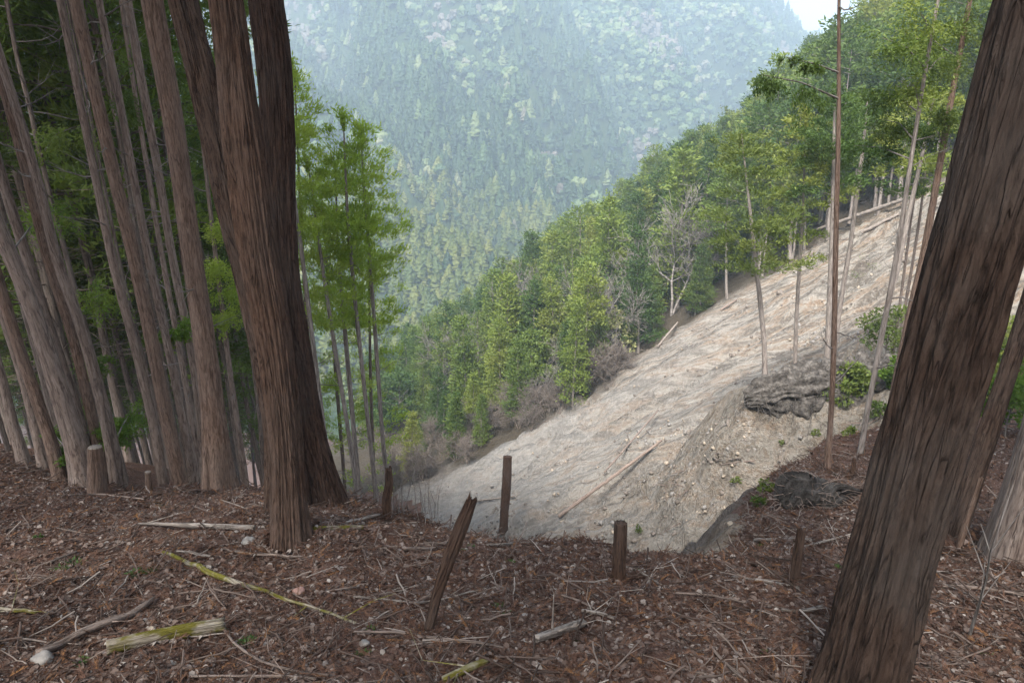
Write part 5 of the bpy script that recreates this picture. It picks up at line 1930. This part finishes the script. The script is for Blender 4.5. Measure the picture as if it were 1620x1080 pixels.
def rubble():
    r = np.random.default_rng(123)
    src = []
    for k in range(4):
        c = Acc()

        def f(th, q, k=k):
            ph = np.pi * q
            x, y, z = np.cos(th) * np.sin(ph), np.sin(th) * np.sin(ph), -np.cos(ph)
            s = 1 + .8 * perlin(x * 1.3 + k * 3, y * 1.3, z * 1.3)
            return np.stack([s * x, .8 * s * y, .6 * s * z], -1) * .5
        V, F = lump_grid(f, 6, 5)
        c.add(V + r.normal(0, .05, V.shape), F)
        src.append(mesh_with(c, 'broken_stone', [ROCK_TAN, ROCK_GREY, ROCK_DULL, ROCK_DULL][k], False))
    px, py = r.uniform(600, 1620, 60000), r.uniform(300, 900, 60000)
    u = (px - 810) / 1080
    v = (540 - py) / 1080
    dy, dz = CP + SP * v, -SP + CP * v
    t = SCC / (dz - SA * u - SB * dy)
    x = u * t + r.normal(0, .6, len(t))
    y = dy * t + r.normal(0, .6, len(t))
    z, N, S, far, dd, rock = height(x, y, True)
    ins = inside(x, y, BARE)
    cl = perlin(x * .35, y * .35, 5.) + .6 * perlin(x * 1.1, y * 1.1, 6.)
    m = ins & (y > 10) & (y < 90) & (z > far) & ((S > N) | (rock > .1)) & (cl + r.normal(0, .2, len(x)) > .22) & (dd > .6)
    m &= r.uniform(size=len(x)) < np.interp(y, [14, 45], [.45, 1])
    x, y, z = x[m], y[m], z[m]
    n = len(x)
    s = .04 + .24 * r.uniform(0, 1, n) ** 6
    cloud('slope_rubble', np.stack([x, y, z + s * .1], 1), r.uniform(-1, 7, (n, 3)), s, r.integers(0, 4, n), src, 'broken stones strewn over the bare landslide slope')
    # dead sticks washed down the slope
    src = []
    for k in range(3):
        c = Acc()
        P = [np.array([-.5, 0, .01])]
        for i in range(6):
            P.append(P[-1] + np.array([.17, r.normal(0, .03), r.normal(0, .012)]))
        tube(c, np.array(P), np.linspace(.022, .008, 7), 5)
        A = np.array(P)[[2, 4]]
        sticks(c, A, A + np.array([[.16, .14, .03], [.14, -.12, .05]]), .009, .004)
        src.append(mesh_with(c, 'washed_stick', [TWIG, SCRUBM, WOOD_BROWN][k], True))
    d_b, _ = seg_dist(x, y, BND)
    pr = np.exp(-d_b / 2.5) * .25 + .012 + .05 * ((x > 1) & (x < 14) & (y < 30))
    m = r.uniform(size=n) < pr
    x, y, z = x[m], y[m], z[m]
    n = len(x)
    cloud('washed_sticks', np.stack([x, y, z + .06], 1), np.stack([r.normal(0, .35, n), r.normal(0, .35, n), r.normal(2.6, .9, n)], 1), r.uniform(.4, 1.6, n), r.integers(0, 3, n), src,
          'dead sticks and brushwood washed over the landslide slope')
    print('rubble', n)


rubble()

# ------------------------------------------------------------------ haze
hz_me = bpy.data.meshes.new('haze')
x0, x1, y0, y1, z0, z1 = -2750, 2750, -75, 3400, -420, 345
hv = [(x, y, z) for z in (z0, z1) for y in (y0, y1) for x in (x0, x1)]
hz_me.from_pydata(hv, [], [(0, 2, 3, 1), (4, 5, 7, 6), (0, 1, 5, 4), (1, 3, 7, 5), (3, 2, 6, 7), (2, 0, 4, 6)])
hm = bpy.data.materials.new('haze')
hm.use_nodes = True
hm.node_tree.nodes.clear()
ho = hm.node_tree.nodes.new('ShaderNodeOutputMaterial')
pv = hm.node_tree.nodes.new('ShaderNodeVolumePrincipled')
pv.inputs['Color'].default_value = (.71, .85, 1.0, 1)
pv.inputs['Density'].default_value = .00095
pv.inputs['Anisotropy'].default_value = .2
hm.node_tree.links.new(pv.outputs[0], ho.inputs['Volume'])
hz_me.materials.append(hm)
hz_o = bpy.data.objects.new('haze', hz_me)
link(hz_o)
tag(hz_o, 'pale blue haze filling the valley', None, None, 'stuff')
